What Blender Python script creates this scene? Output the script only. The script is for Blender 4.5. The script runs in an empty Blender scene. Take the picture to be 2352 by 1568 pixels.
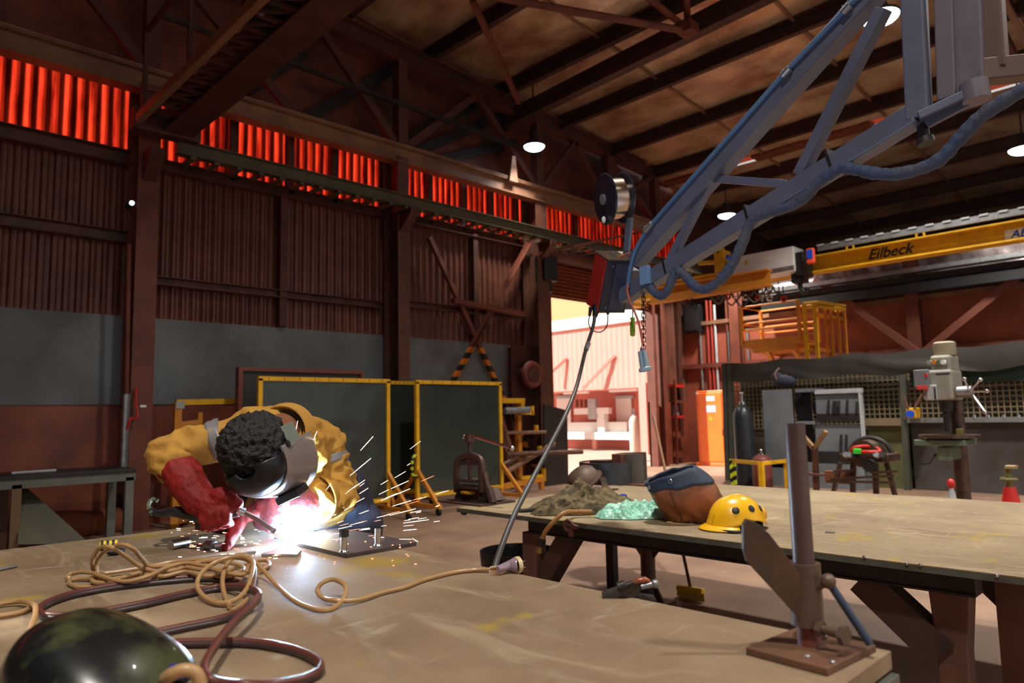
import bpy, bmesh, math, random
import numpy as np
from mathutils import Vector, Matrix, noise as mnoise
random.seed(7)
scn = bpy.context.scene
COL = scn.collection
PI = math.pi
def V(*a): return Vector(a if len(a) > 1 else a[0])

# ------------------------------------------------------------------ camera
FPX, YAW, PITCH, ROLL, HC = 1618.9, math.radians(45.7636), math.radians(5.9568), math.radians(-1.2324), 1.4
F_ = V(math.cos(YAW)*math.cos(PITCH), math.sin(YAW)*math.cos(PITCH), math.sin(PITCH))
_r = V(math.sin(YAW), -math.cos(YAW), 0); _u = _r.cross(F_)
R_ = _r*math.cos(ROLL) + _u*math.sin(ROLL)
U_ = -_r*math.sin(ROLL) + _u*math.cos(ROLL)
CAM = V(0, 0, HC)
cd = bpy.data.cameras.new('camera'); cam = bpy.data.objects.new('camera', cd); COL.objects.link(cam)
m = Matrix((R_, U_, -F_)).transposed().to_4x4(); m.translation = CAM
cam.matrix_world = m
cd.sensor_width = 36; cd.lens = FPX*36/2352; cd.clip_start = .05; cd.clip_end = 200
cd.dof.use_dof = True; cd.dof.focus_distance = 2.15; cd.dof.aperture_fstop = 4.0
scn.camera = cam

# ------------------------------------------------------------------ world, sun, exposure
w = bpy.data.worlds.new('sky'); scn.world = w; w.use_nodes = True
bg = w.node_tree.nodes['Background']; bg.inputs[0].default_value = (1.0, .95, .88, 1); bg.inputs[1].default_value = .68
sd = bpy.data.lights.new('sun', 'SUN'); sun = bpy.data.objects.new('sun', sd); COL.objects.link(sun)
sd.energy = 10.0; sd.color = (1, .93, .85); sd.angle = .01
sun.rotation_euler = V(.52, -.58, -.56).to_track_quat('-Z', 'Y').to_euler()
vs = scn.view_settings
scn.display_settings.display_device = 'sRGB'
vs.view_transform = 'Standard'; vs.look = 'None'; vs.gamma = 1; vs.use_curve_mapping = False; vs.exposure = 0.0
WELD = V(1.048, 2.006, 1.06)
ld = bpy.data.lights.new('welding_arc_light', 'POINT'); ld.energy = 58; ld.color = (.48, .74, 1.0); ld.shadow_soft_size = .012
arcl = bpy.data.objects.new('welding_arc_light', ld); arcl.location = WELD + V(-.012, -.010, -.003); COL.objects.link(arcl)

# ------------------------------------------------------------------ measuring helpers: where a line of sight meets a real plane of the hall
def ray(px, py):
    d = F_*FPX + R_*(px-1176) - U_*(py-784)
    return d/d.dot(F_)
def at(px, py, ax, val):
    d = ray(px, py); i = 'xyz'.index(ax)
    return CAM + d*((val-CAM[i])/d[i])
def dep(px, py, depth): return CAM + ray(px, py)*depth
RZ0, RSL = 9.35, .098
def roof_at(px, py, off=0):
    d = ray(px, py); return CAM + d*((RZ0+off-HC)/(d.z+RSL*d.x))
def roofz(x): return RZ0-RSL*x

# ------------------------------------------------------------------ materials
def lin(c): return tuple(((v/255)/12.92 if v/255 <= .04045 else ((v/255+.055)/1.055)**2.4) for v in c)
_m = {}
def mat(name, rgb, rough=.6, metal=0, rgb2=None, scale=4, amt=.6, bump=0, bscale=None, stretch=(1,1,1), emit=None, estr=0, detail=5, trans=0, spec=.5, alpha=1, coat=0, lo=.38, hi=.66):
    if name in _m: return _m[name]
    M = bpy.data.materials.new(name); M.use_nodes = True; nt = M.node_tree; b = nt.nodes['Principled BSDF']
    c1 = lin(rgb)+(1,)
    b.inputs['Roughness'].default_value = rough; b.inputs['Metallic'].default_value = metal
    b.inputs['Base Color'].default_value = c1; b.inputs['Specular IOR Level'].default_value = spec
    b.inputs['Transmission Weight'].default_value = trans; b.inputs['Alpha'].default_value = alpha
    b.inputs['Coat Weight'].default_value = coat
    if rgb2 or bump:
        tc = nt.nodes.new('ShaderNodeTexCoord'); mp = nt.nodes.new('ShaderNodeMapping'); mp.inputs['Scale'].default_value = stretch
        nt.links.new(tc.outputs['Object'], mp.inputs[0])
    if rgb2:
        n = nt.nodes.new('ShaderNodeTexNoise'); n.inputs['Scale'].default_value = scale; n.inputs['Detail'].default_value = detail; n.inputs['Roughness'].default_value = .62
        nt.links.new(mp.outputs[0], n.inputs['Vector'])
        r = nt.nodes.new('ShaderNodeValToRGB'); r.color_ramp.elements[0].position = lo; r.color_ramp.elements[1].position = hi
        r.color_ramp.elements[0].color = c1; c2 = lin(rgb2); r.color_ramp.elements[1].color = tuple(a*(1-amt)+q*amt for a, q in zip(c1, c2))+(1,)
        nt.links.new(n.outputs['Fac'], r.inputs[0]); nt.links.new(r.outputs[0], b.inputs['Base Color'])
    if bump:
        n2 = nt.nodes.new('ShaderNodeTexNoise'); n2.inputs['Scale'].default_value = bscale or scale*4; n2.inputs['Detail'].default_value = 4
        nt.links.new(mp.outputs[0], n2.inputs['Vector'])
        bp = nt.nodes.new('ShaderNodeBump'); bp.inputs['Strength'].default_value = bump; bp.inputs['Distance'].default_value = .02
        nt.links.new(n2.outputs['Fac'], bp.inputs['Height']); nt.links.new(bp.outputs[0], b.inputs['Normal'])
    if emit:
        b.inputs['Emission Color'].default_value = lin(emit)+(1,); b.inputs['Emission Strength'].default_value = estr
    _m[name] = M; return M

def steel_top(name, c1, c2, c3, c4, seed):
    """worn welding-table plate: rust-brown steel with directional scuffs, pale scratches and yellow marks"""
    M = bpy.data.materials.new(name); M.use_nodes = True; nt = M.node_tree; b = nt.nodes['Principled BSDF']; N = nt.nodes.new; L = nt.links.new
    tc = N('ShaderNodeTexCoord')
    def nz(sc, st, det=6, off=0, dist=0):
        mp = N('ShaderNodeMapping'); mp.inputs['Scale'].default_value = st; mp.inputs['Location'].default_value = (seed+off, off*2, 0)
        L(tc.outputs['Object'], mp.inputs[0]); n = N('ShaderNodeTexNoise'); n.inputs['Scale'].default_value = sc; n.inputs['Detail'].default_value = det
        n.inputs['Distortion'].default_value = dist; n.inputs['Roughness'].default_value = .65
        L(mp.outputs[0], n.inputs['Vector']); return n.outputs['Fac']
    def ramp(f, p0, p1):
        r = N('ShaderNodeMapRange'); r.inputs[1].default_value = p0; r.inputs[2].default_value = p1; L(f, r.inputs[0]); return r.outputs[0]
    def mix(f, a, c):
        x = N('ShaderNodeMix'); x.data_type = 'RGBA'; L(f, x.inputs[0])
        if isinstance(a, tuple): x.inputs[6].default_value = lin(a)+(1,)
        else: L(a, x.inputs[6])
        if isinstance(c, tuple): x.inputs[7].default_value = lin(c)+(1,)
        else: L(c, x.inputs[7])
        return x.outputs[2]
    col = mix(ramp(nz(2.2, (1, 1, 1), 6, 1), .35, .65), c1, c2)
    col = mix(ramp(nz(5, (2.2, .5, 1), 6, 3, 1.5), .52, .70), col, c3)
    col = mix(ramp(nz(3, (.5, 3.0, 1), 7, 7, 2.5), .60, .74), col, c4)
    col = mix(ramp(nz(3.2, (1, 1, 1), 4, 11), .60, .68), col, (158, 132, 62))
    L(col, b.inputs['Base Color'])
    rr = N('ShaderNodeMapRange'); rr.inputs[3].default_value = .6; rr.inputs[4].default_value = .85; L(nz(6, (1, 1, 1), 5, 5), rr.inputs[0]); L(rr.outputs[0], b.inputs['Roughness'])
    b.inputs['Metallic'].default_value = 0; b.inputs['Specular IOR Level'].default_value = .35
    bp = N('ShaderNodeBump'); bp.inputs['Strength'].default_value = .12; bp.inputs['Distance'].default_value = .01; L(nz(40, (1, 1, 1), 4, 9), bp.inputs['Height']); L(bp.outputs[0], b.inputs['Normal'])
    return M

def stripes(name, ca, cb, dirv, pitch, rough=.55):
    """two-colour diagonal hazard stripes along a direction"""
    M = bpy.data.materials.new(name); M.use_nodes = True; nt = M.node_tree; b = nt.nodes['Principled BSDF']; N = nt.nodes.new; L = nt.links.new
    tc = N('ShaderNodeTexCoord'); d = N('ShaderNodeVectorMath'); d.operation = 'DOT_PRODUCT'; d.inputs[1].default_value = tuple(Vector(dirv)/pitch)
    L(tc.outputs['Object'], d.inputs[0]); f = N('ShaderNodeMath'); f.operation = 'FRACT'; L(d.outputs['Value'], f.inputs[0])
    g = N('ShaderNodeMath'); g.operation = 'GREATER_THAN'; g.inputs[1].default_value = .5; L(f.outputs[0], g.inputs[0])
    x = N('ShaderNodeMix'); x.data_type = 'RGBA'; x.inputs[6].default_value = lin(ca)+(1,); x.inputs[7].default_value = lin(cb)+(1,); L(g.outputs[0], x.inputs[0])
    L(x.outputs[2], b.inputs['Base Color']); b.inputs['Roughness'].default_value = rough
    return M

# ------------------------------------------------------------------ mesh builder
def frame(d, up=(0, 0, 1)):
    d = Vector(d).normalized(); up = Vector(up)
    if abs(d.dot(up.normalized())) > .985: up = V(1, 0, 0) if abs(d.x) < .9 else V(0, 1, 0)
    x = up.cross(d).normalized(); y = d.cross(x); return x, y, d
class MB:
    def __init__(s): s.v = []; s.f = []
    def add(s, vs_, fs): n = len(s.v); s.v += [tuple(p) for p in vs_]; s.f += [tuple(i+n for i in f) for f in fs]; return s
    def box(s, a, b):
        x0, y0, z0 = (min(p, q) for p, q in zip(a, b)); x1, y1, z1 = (max(p, q) for p, q in zip(a, b))
        return s.add([(x0,y0,z0),(x1,y0,z0),(x1,y1,z0),(x0,y1,z0),(x0,y0,z1),(x1,y0,z1),(x1,y1,z1),(x0,y1,z1)],
                     [(0,3,2,1),(4,5,6,7),(0,1,5,4),(1,2,6,5),(2,3,7,6),(3,0,4,7)])
    def obox(s, c, x, y, z):
        c, x, y, z = map(Vector, (c, x, y, z))
        P = [c+x*a+y*b+z*d for d in (-1, 1) for a, b in ((-1,-1),(1,-1),(1,1),(-1,1))]
        return s.add(P, [(0,3,2,1),(4,5,6,7),(0,1,5,4),(1,2,6,5),(2,3,7,6),(3,0,4,7)])
    def bar(s, p0, p1, w, h=None, up=(0, 0, 1)):
        h = w if h is None else h; p0, p1 = Vector(p0), Vector(p1); x, y, d = frame(p1-p0, up)
        return s.obox((p0+p1)/2, x*w/2, y*h/2, (p1-p0)/2)
    def prism(s, poly, vec):
        n = len(poly); vec = Vector(vec); P = [Vector(p) for p in poly]; Q = [p+vec for p in P]
        return s.add(P+Q, [tuple(range(n))[::-1], tuple(range(n, 2*n))]+[(i, (i+1) % n, n+(i+1) % n, n+i) for i in range(n)])
    def section(s, p0, p1, prof, up=(0, 0, 1)):
        p0, p1 = Vector(p0), Vector(p1); x, y, d = frame(p1-p0, up)
        return s.prism([p0+x*a+y*b for a, b in prof], p1-p0)
    def ibeam(s, p0, p1, w, h, tf=.014, tw=.01, up=(0, 0, 1)):
        a, b, c = w/2, h/2, tw/2
        return s.section(p0, p1, [(-a,-b),(a,-b),(a,-b+tf),(c,-b+tf),(c,b-tf),(a,b-tf),(a,b),(-a,b),(-a,b-tf),(-c,b-tf),(-c,-b+tf),(-a,-b+tf)], up)
    def chan(s, p0, p1, w, h, t=.008, up=(0, 0, 1), flip=1):
        b = h/2; w *= flip; t2 = t*flip
        return s.section(p0, p1, [(0,-b),(w,-b),(w,-b+t),(t2,-b+t),(t2,b-t),(w,b-t),(w,b),(0,b)], up)
    def angle(s, p0, p1, w, t=.006, up=(0, 0, 1)):
        return s.section(p0, p1, [(0,0),(w,0),(w,t),(t,t),(t,w),(0,w)], up)
    def tube(s, pts, r, seg=8, closed=False, cap=True):
        pts = [Vector(p) for p in pts]; n = len(pts); rs = r if isinstance(r, (list, tuple)) else [r]*n
        rings = []; px = None
        for i, p in enumerate(pts):
            a = pts[(i-1) % n] if closed or i else pts[0]; b = pts[(i+1) % n] if closed or i < n-1 else pts[-1]
            d = (b-a).normalized() if (b-a).length > 1e-9 else V(0, 0, 1)
            if px is None: px = frame(d)[0]
            x = (px-d*px.dot(d)); x = x.normalized() if x.length > 1e-6 else frame(d)[0]; px = x; y = d.cross(x)
            rings.append([p+(x*math.cos(2*PI*k/seg)+y*math.sin(2*PI*k/seg))*rs[i] for k in range(seg)])
        vs_ = [q for rg in rings for q in rg]; fs = []
        for i in range(n if closed else n-1):
            j = (i+1) % n
            for k in range(seg):
                l = (k+1) % seg; fs.append((i*seg+k, i*seg+l, j*seg+l, j*seg+k))
        if cap and not closed: fs += [tuple(range(seg))[::-1], tuple((n-1)*seg+k for k in range(seg))]
        return s.add(vs_, fs)
    def cyl(s, p0, p1, r0, r1=None, seg=16): return s.tube([p0, p1], [r0, r0 if r1 is None else r1], seg)
    def lathe(s, prof, o, axis=(0, 0, 1), seg=24, a0=0, a1=2*PI, sx=1, sy=1, up=(1, 0, 0)):
        o = Vector(o); x, y, d = frame(axis, up); full = abs(a1-a0-2*PI) < 1e-6; m_ = seg if full else seg+1; vs_ = []; fs = []
        for (r, z) in prof:
            for k in range(m_):
                t = a0+(a1-a0)*k/seg; vs_.append(o+x*r*sx*math.cos(t)+y*r*sy*math.sin(t)+d*z)
        for i in range(len(prof)-1):
            for k in range(m_ if full else seg):
                l = (k+1) % m_; fs.append((i*m_+k, i*m_+l, (i+1)*m_+l, (i+1)*m_+k))
        return s.add(vs_, fs)
    def torus(s, c, axis, R, r, seg=28, sr=8, a0=0, a1=2*PI):
        c = Vector(c); x, y, d = frame(axis); full = abs(a1-a0-2*PI) < 1e-6; n = seg if full else seg+1
        return s.tube([c+(x*math.cos(a0+(a1-a0)*k/seg)+y*math.sin(a0+(a1-a0)*k/seg))*R for k in range(n)], r, sr, closed=full)
    def ell(s, c, rx, ry, rz, X=(1,0,0), Y=(0,1,0), Z=(0,0,1), seg=20, rings=12):
        c, X, Y, Z = map(Vector, (c, X, Y, Z)); vs_ = [c+Z*rz]; fs = []
        for i in range(1, rings):
            t = PI*i/rings
            for k in range(seg):
                f = 2*PI*k/seg; vs_.append(c+X*rx*math.sin(t)*math.cos(f)+Y*ry*math.sin(t)*math.sin(f)+Z*rz*math.cos(t))
        vs_.append(c-Z*rz); b = len(vs_)-1
        for k in range(seg):
            l = (k+1) % seg; fs.append((0, 1+k, 1+l)); fs.append((b, 1+(rings-2)*seg+l, 1+(rings-2)*seg+k))
            for i in range(rings-2): fs.append((1+i*seg+k, 1+(i+1)*seg+k, 1+(i+1)*seg+l, 1+i*seg+l))
        return s.add(vs_, fs)
    def cap_(s, p0, p1, r0, r1, seg=14):
        p0, p1 = Vector(p0), Vector(p1); d = p1-p0; n = 5; prof = []
        L_ = d.length
        for i in range(n+1): t = PI/2*(1-i/n); prof.append((max(1e-4, r0*math.cos(t)), -r0*math.sin(t)))
        for i in range(n+1): t = PI/2*i/n; prof.append((max(1e-4, r1*math.cos(t)), L_+r1*math.sin(t)))
        return s.lathe(prof, p0, d if L_ > 1e-6 else (0, 0, 1), seg)
    def grid(s, fn, nu, nv):
        vs_ = [fn(i/nu, j/nv) for j in range(nv+1) for i in range(nu+1)]
        return s.add(vs_, [(j*(nu+1)+i, j*(nu+1)+i+1, (j+1)*(nu+1)+i+1, (j+1)*(nu+1)+i) for j in range(nv) for i in range(nu)])
    def build(s, name, m, parent=None, smooth=False, bevel=0, solid=0, label=None, fix=True):
        off = parent_loc(parent)
        me = bpy.data.meshes.new(name); me.from_pydata([tuple(Vector(p)-off) for p in s.v], [], s.f); me.materials.append(m)
        if fix:
            bm = bmesh.new(); bm.from_mesh(me); bmesh.ops.recalc_face_normals(bm, faces=bm.faces); bm.to_mesh(me); bm.free()
        o = bpy.data.objects.new(name, me); COL.objects.link(o)
        if parent: o.parent = parent
        if smooth:
            me.polygons.foreach_set('use_smooth', [True]*len(me.polygons))
            if smooth != 'all':
                try: me.set_sharp_from_angle(angle=math.radians(40))
                except Exception: pass
        if solid: md = o.modifiers.new('solid', 'SOLIDIFY'); md.thickness = solid; md.offset = 0
        if bevel: md = o.modifiers.new('bevel', 'BEVEL'); md.width = bevel; md.segments = 2; md.limit_method = 'ANGLE'
        if label: o['label'] = label
        return o
def parent_loc(p):
    t = V(0, 0, 0)
    while p: t = t+p.location; p = p.parent
    return t
def thing(name, label, cat, loc=(0, 0, 0), group=None):
    o = bpy.data.objects.new(name, None); o.empty_display_size = .05; COL.objects.link(o); o.location = loc
    return tag(o, label, cat, group)
def tag(o, label, cat, group=None, kind=None):
    o['label'] = label; o['category'] = cat
    if group: o['group'] = group
    if kind: o['kind'] = kind
    return o
def struct(o, label=None):
    o['kind'] = 'structure'
    if label: o['label'] = label
    return o
def dup(root, loc, rotz=None, label=None):
    def cp(o, par):
        c = o.copy(); COL.objects.link(c); c.parent = par
        for ch in kids.get(o.name, []): cp(ch, c)
        return c
    kids = {}
    for o in bpy.data.objects:
        if o.parent: kids.setdefault(o.parent.name, []).append(o)
    r = cp(root, None); r.location = loc
    if rotz is not None: r.rotation_euler = (0, 0, rotz)
    if label: r['label'] = label
    return r
def spl(pts, n=8, closed=False):
    P = [Vector(p) for p in pts]; out = []; N_ = len(P)
    for i in range(N_ if closed else N_-1):
        p0, p1, p2, p3 = (P[(i+k) % N_] if closed else P[min(max(i+k, 0), N_-1)] for k in (-1, 0, 1, 2))
        for k in range(n):
            t = k/n; out.append(.5*((2*p1)+(p2-p0)*t+(2*p0-5*p1+4*p2-p3)*t*t+(3*p1-p0-3*p2+p3)*t**3))
    if not closed: out.append(P[-1])
    return out
def blob(name, mb, m, parent=None, vox=.008, sm=6, fac=.6, disp=None):
    """one continuous skin grown over overlapping limbs (voxel remesh, relaxed)"""
    me = bpy.data.meshes.new(name+'_raw'); off = parent_loc(parent); me.from_pydata([tuple(Vector(p)-off) for p in mb.v], [], mb.f)
    bm = bmesh.new(); bm.from_mesh(me); bmesh.ops.recalc_face_normals(bm, faces=bm.faces); bm.to_mesh(me); bm.free()
    o = bpy.data.objects.new(name, me); COL.objects.link(o)
    r = o.modifiers.new('r', 'REMESH'); r.mode = 'VOXEL'; r.voxel_size = vox
    s_ = o.modifiers.new('s', 'SMOOTH'); s_.iterations = sm; s_.factor = fac
    dg = bpy.context.evaluated_depsgraph_get(); dg.update()
    ev = o.evaluated_get(dg); nm = bpy.data.meshes.new_from_object(ev)
    o.modifiers.clear(); o.data = nm; nm.name = name; nm.materials.clear(); nm.materials.append(m)
    if disp:
        co = [v.co.copy() for v in nm.vertices]; no = [v.normal.copy() for v in nm.vertices]
        for v, c, n in zip(nm.vertices, co, no): v.co = c+n*disp(c+off)
    nm.polygons.foreach_set('use_smooth', [True]*len(nm.polygons))
    if parent: o.parent = parent
    return o
def text(name, s, m, size, loc, X, Y, parent=None, ext=.001, shear=0):
    c = bpy.data.curves.new(name, 'FONT'); c.body = s; c.size = size; c.extrude = ext; c.offset = size*.018; c.shear = shear; c.align_x = 'CENTER'; c.align_y = 'CENTER'
    t = bpy.data.objects.new(name+'_t', c); COL.objects.link(t); dg = bpy.context.evaluated_depsgraph_get(); dg.update()
    me = bpy.data.meshes.new_from_object(t.evaluated_get(dg)); bpy.data.objects.remove(t)
    X, Y = Vector(X).normalized(), Vector(Y).normalized(); Z = X.cross(Y); M4 = Matrix((X, Y, Z)).transposed().to_4x4(); M4.translation = Vector(loc)-parent_loc(parent)
    me.transform(M4); me.materials.clear(); me.materials.append(m); o = bpy.data.objects.new(name, me); COL.objects.link(o)
    if parent: o.parent = parent
    return o

# ------------------------------------------------------------------ palette
RUST = mat('rust_red_paint', (112, 56, 38), .6, 0, (80, 36, 24), 3, .8, .15)
RUSTD = mat('dark_rust_steel', (82, 44, 34), .6, .1, (54, 30, 24), 3, .8)
BROWN = mat('brown_primer_steel', (100, 62, 48), .55, .1, (70, 42, 32), 5, .8)
DARK = mat('dark_steel', (52, 48, 48), .5, .4, (34, 30, 30), 6, .8)
BLACK = mat('black_rubber', (24, 24, 26), .5)
GREY = mat('grey_paint', (120, 122, 126), .5, 0, (96, 96, 98), 3, .7)
LGREY = mat('light_grey_paint', (176, 180, 182), .45, 0, (140, 144, 148), 3, .6)
GALV = mat('galvanised_steel', (170, 172, 174), .38, .75, (130, 130, 132), 8, .7)
CHROME = mat('bright_steel', (200, 200, 205), .22, 1)
YEL = mat('yellow_paint', (226, 172, 22), .45, 0, (180, 128, 24), 5, .6)
YELW = mat('orange_yellow_paint', (206, 134, 40), .5, 0, (176, 104, 36), 4, .6)
ORANGE = mat('orange_enamel', (255, 118, 40), .4, 0, (240, 100, 34), 2, .5)
BLUEP = mat('blue_grey_paint', (98, 102, 122), .4, .15, (82, 84, 98), 2.5, .8, .05)
WHITE = mat('white_paint', (232, 232, 228), .5)
REDP = mat('red_paint', (196, 38, 30), .45, 0, (150, 26, 22), 6, .6)
GREENP = mat('machine_green_paint', (98, 116, 98), .5, 0, (74, 86, 74), 6, .7)
BLUE = mat('blue_plastic', (34, 74, 190), .4)
# ================================================================== THE HALL
YL, XB, X0, X1, Y0 = 10.75, 17.2, -8.0, 26.0, -10.0
NT, FT = 1.04, .80
M_floor = mat('dusty_concrete_floor', (150, 118, 96), .6, 0, (112, 88, 72), 1.2, .9, .1, 30)
struct(MB().box((X0, Y0-4, -.12), (30, YL+.2, 0)).build('floor', M_floor))
M_out = mat('sunlit_concrete_apron', (206, 176, 160), .8, 0, (190, 158, 144), 1, .6)
struct(MB().box((X0, YL+.2, -.14), (40, 40, -.02)).build('ground', M_out))

# left wall -- lower sheets, grey lining sheets, corrugated cladding, red translucent strip
DX0, DX1, DZ = 11.47, 15.43, 4.03       # roller door opening
M_low = mat('rust_painted_plate', (140, 66, 42), .5, 0, (84, 42, 30), 1.4, .9, .08)
M_lin = mat('grey_lining_sheet', (112, 116, 118), .48, .1, (84, 84, 84), 1.1, .9, .05)
M_cor = mat('brown_corrugated_cladding', (112, 66, 50), .42, .15, (80, 46, 36), 2.2, .8)
mb = MB(); mb.box((X0, YL, 0), (DX0, YL+.05, 1.66)); mb.box((DX1, YL, 0), (XB, YL+.05, 1.66))
struct(mb.build('wall_left', M_low), 'rust painted steel plates along the foot of the left wall')
o = MB()
for a, b in ((X0, 3.02), (3.02, 7.27), (7.27, 10.35)): o.box((a, YL-.03, 1.66), (b-.012, YL, 2.885))
struct(o.build('wall_lining', M_lin), 'grey flat lining sheets on the left wall')
def corr(x0, x1, z0, z1, y, pitch, amp, z1b=None):
    mb = MB(); n = int((x1-x0)/pitch)*6
    def fn(u, v):
        x = x0+(x1-x0)*u; t = ((x/pitch) % 1); h = max(-1, min(1, 1.7*math.sin(2*PI*t)))
        return (x, y+amp*h, z0+(z1-z0)*v)
    return mb.grid(fn, n, 1)
struct(corr(X0, DX0, 2.86, 5.2, YL+.03, .15, .022).build('wall_cladding', M_cor), 'brown corrugated cladding of the left wall')
struct(corr(DX0, XB, 4.9, 5.2, YL+.03, .15, .022).build('wall_cladding', M_cor), 'brown corrugated cladding over the roller door')
struct(corr(DX1+.35, XB, 1.6, 4.9, YL+.03, .15, .022).build('wall_cladding', M_cor), 'brown corrugated cladding in the far corner')
# red translucent sheets (daylight comes through them)
M_red = bpy.data.materials.new('red_translucent_sheet'); M_red.use_nodes = True; nt = M_red.node_tree; nt.nodes.clear()
N = nt.nodes.new; L = nt.links.new
tc = N('ShaderNodeTexCoord'); mp = N('ShaderNodeMapping'); mp.inputs['Scale'].default_value = (5, 1, .5); nz = N('ShaderNodeTexNoise'); nz.inputs['Scale'].default_value = 2.2; nz.inputs['Detail'].default_value = 5
L(tc.outputs['Object'], mp.inputs[0]); L(mp.outputs[0], nz.inputs['Vector'])
rp = N('ShaderNodeValToRGB'); rp.color_ramp.elements[0].position = .36; rp.color_ramp.elements[1].position = .68
rp.color_ramp.elements[0].color = (.13, .004, .002, 1); rp.color_ramp.elements[1].color = (.74, .045, .016, 1); L(nz.outputs['Fac'], rp.inputs[0])
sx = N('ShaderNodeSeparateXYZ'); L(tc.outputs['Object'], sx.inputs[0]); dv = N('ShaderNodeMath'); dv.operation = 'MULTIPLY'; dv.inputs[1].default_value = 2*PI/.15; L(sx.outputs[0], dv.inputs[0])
sn = N('ShaderNodeMath'); sn.operation = 'SINE'; L(dv.outputs[0], sn.inputs[0]); dr = N('ShaderNodeMapRange'); dr.inputs[1].default_value = -.75; dr.inputs[2].default_value = .35; dr.inputs[3].default_value = .07; L(sn.outputs[0], dr.inputs[0])  # dark rib bands: corrugation shading put into the sheet colour
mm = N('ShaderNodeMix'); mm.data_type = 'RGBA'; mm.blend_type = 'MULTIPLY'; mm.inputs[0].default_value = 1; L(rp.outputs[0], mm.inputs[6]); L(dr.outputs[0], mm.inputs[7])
tr = N('ShaderNodeBsdfTranslucent'); df = N('ShaderNodeBsdfDiffuse'); df.inputs[0].default_value = (.10, .012, .008, 1); mx = N('ShaderNodeMixShader'); mx.inputs[0].default_value = .25
L(mm.outputs[2], tr.inputs[0]); L(tr.outputs[0], mx.inputs[1]); L(df.outputs[0], mx.inputs[2]); ot = N('ShaderNodeOutputMaterial'); L(mx.outputs[0], ot.inputs[0])
k = 0
gaps = (1.025, 3.05, 4.385, 5.36, 6.175, 7.285, 8.275, 9.125, 9.9, 10.65, 12.65, 14.65)
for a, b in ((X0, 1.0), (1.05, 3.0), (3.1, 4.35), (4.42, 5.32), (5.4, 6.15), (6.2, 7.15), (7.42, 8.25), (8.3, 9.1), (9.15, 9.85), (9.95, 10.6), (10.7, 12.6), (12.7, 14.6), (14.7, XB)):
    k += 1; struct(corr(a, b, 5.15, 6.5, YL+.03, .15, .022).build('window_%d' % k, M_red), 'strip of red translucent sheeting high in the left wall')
mb = MB(); mb.prism([(X0, YL+.09, 6.45), (XB, YL+.09, 6.45), (XB, YL+.09, roofz(XB)+.1), (X0, YL+.09, roofz(X0)+.1)], (0, .05, 0))
M_foil = mat('sagging_silver_insulation', (150, 112, 84), .36, .62, (92, 66, 50), 2.2, .9, .5, 5)
struct(mb.build('wall_gable', mat('dim_gable_sheet', (124, 66, 50), .45, .3, (64, 44, 38), 1.8, .9, .3, 3)), 'dark insulated sheeting under the roof')
mb = MB()
for a in gaps: mb.box((a-.05, YL-.06, 5.15), (a+.05, YL-.005, 6.5)); g_ = .16 if a in (3.05, 7.285) else .075; mb.box((a-g_, YL+.06, 5.0), (a+g_, YL+.075, 6.5))
struct(mb.build('trim_1', RUSTD), 'dark mullions between the red sheets')

# columns, girts, bracing of the left wall
k = 2
for x, wd in ((-1.2, .26), (3.02, .28), (7.27, .24), (10.9, .34)):
    mb = MB(); mb.ibeam((x, 10.42, 0), (x, 10.42, 6.1), wd, .45, .018, .014, (0, 1, 0)); mb.box((x-.2, 10.15, 0), (x+.2, 10.7, .02))
    struct(mb.build('trim_%d' % k, RUST if x < 5 else BROWN), 'rust red steel column of the left wall'); k += 1
for (x0, x1, z, h) in ((X0, 2.9, 3.98, .16), (3.15, 7.15, 3.42, .12), (7.4, 10.75, 3.5, .12), (X0, 2.9, 5.12, .2), (3.15, 7.15, 5.12, .16), (7.4, 10.75, 5.12, .16)):
    struct(MB().chan((x0, 10.7, z), (x1, 10.7, z), .14, h, .01, flip=-1).build('trim_%d' % k, BROWN), 'horizontal steel girt on the left wall'); k += 1
for x in (5.2, 9.35): struct(MB().box((x-.06, 10.6, 2.9), (x+.06, 10.72, 5.1)).build('trim_%d' % k, RUSTD), 'slim vertical wall stiffener'); k += 1
M_haz = stripes('orange_hazard_tape', (206, 112, 30), (34, 28, 26), (0, 0, 1), .24)
for p, q in (((985, 545), (1160, 925)), ((1215, 560), (1045, 870))):
    a, b = at(*p, 'y', 10.5), at(*q, 'y', 10.5); c = a.lerp(b, (a.z-2.75)/(a.z-b.z)) if a.z > 2.75 else a
    b2 = a.lerp(b, (a.z-.3)/(a.z-b.z))
    root = MB().angle(a, c, .09, .01).build('trim_%d' % k, RUST); struct(root, 'diagonal cross brace of the left wall'); k += 1
    struct(MB().angle(c, b2, .09, .01).build('hazard_tape', M_haz, root))
# runway rail along the left wall
o = MB(); o.ibeam((3.3, 9.95, 5.19), (XB-.3, 9.95, 5.19), .16, .2, .016, .012)
for i in range(40):
    x = 3.5+i*.33; o.box((x-.04, 9.9, 5.05), (x+.04, 10.25, 5.09))
M_rail = mat('olive_grey_runway_steel', (92, 84, 62), .5, .2, (70, 62, 48), 4, .7)
struct(o.build('trim_%d' % k, M_rail), 'crane runway beam along the left wall'); k += 1
for x in (3.02, 7.27, 10.9): struct(MB().prism([(x-.09, 10.2, 5.09), (x-.09, 9.85, 5.09), (x-.09, 9.85, 4.98), (x-.09, 10.2, 4.7)], (.18, 0, 0)).build('trim_%d' % k, RUSTD), 'corbel bracket under the runway'); k += 1
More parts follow.
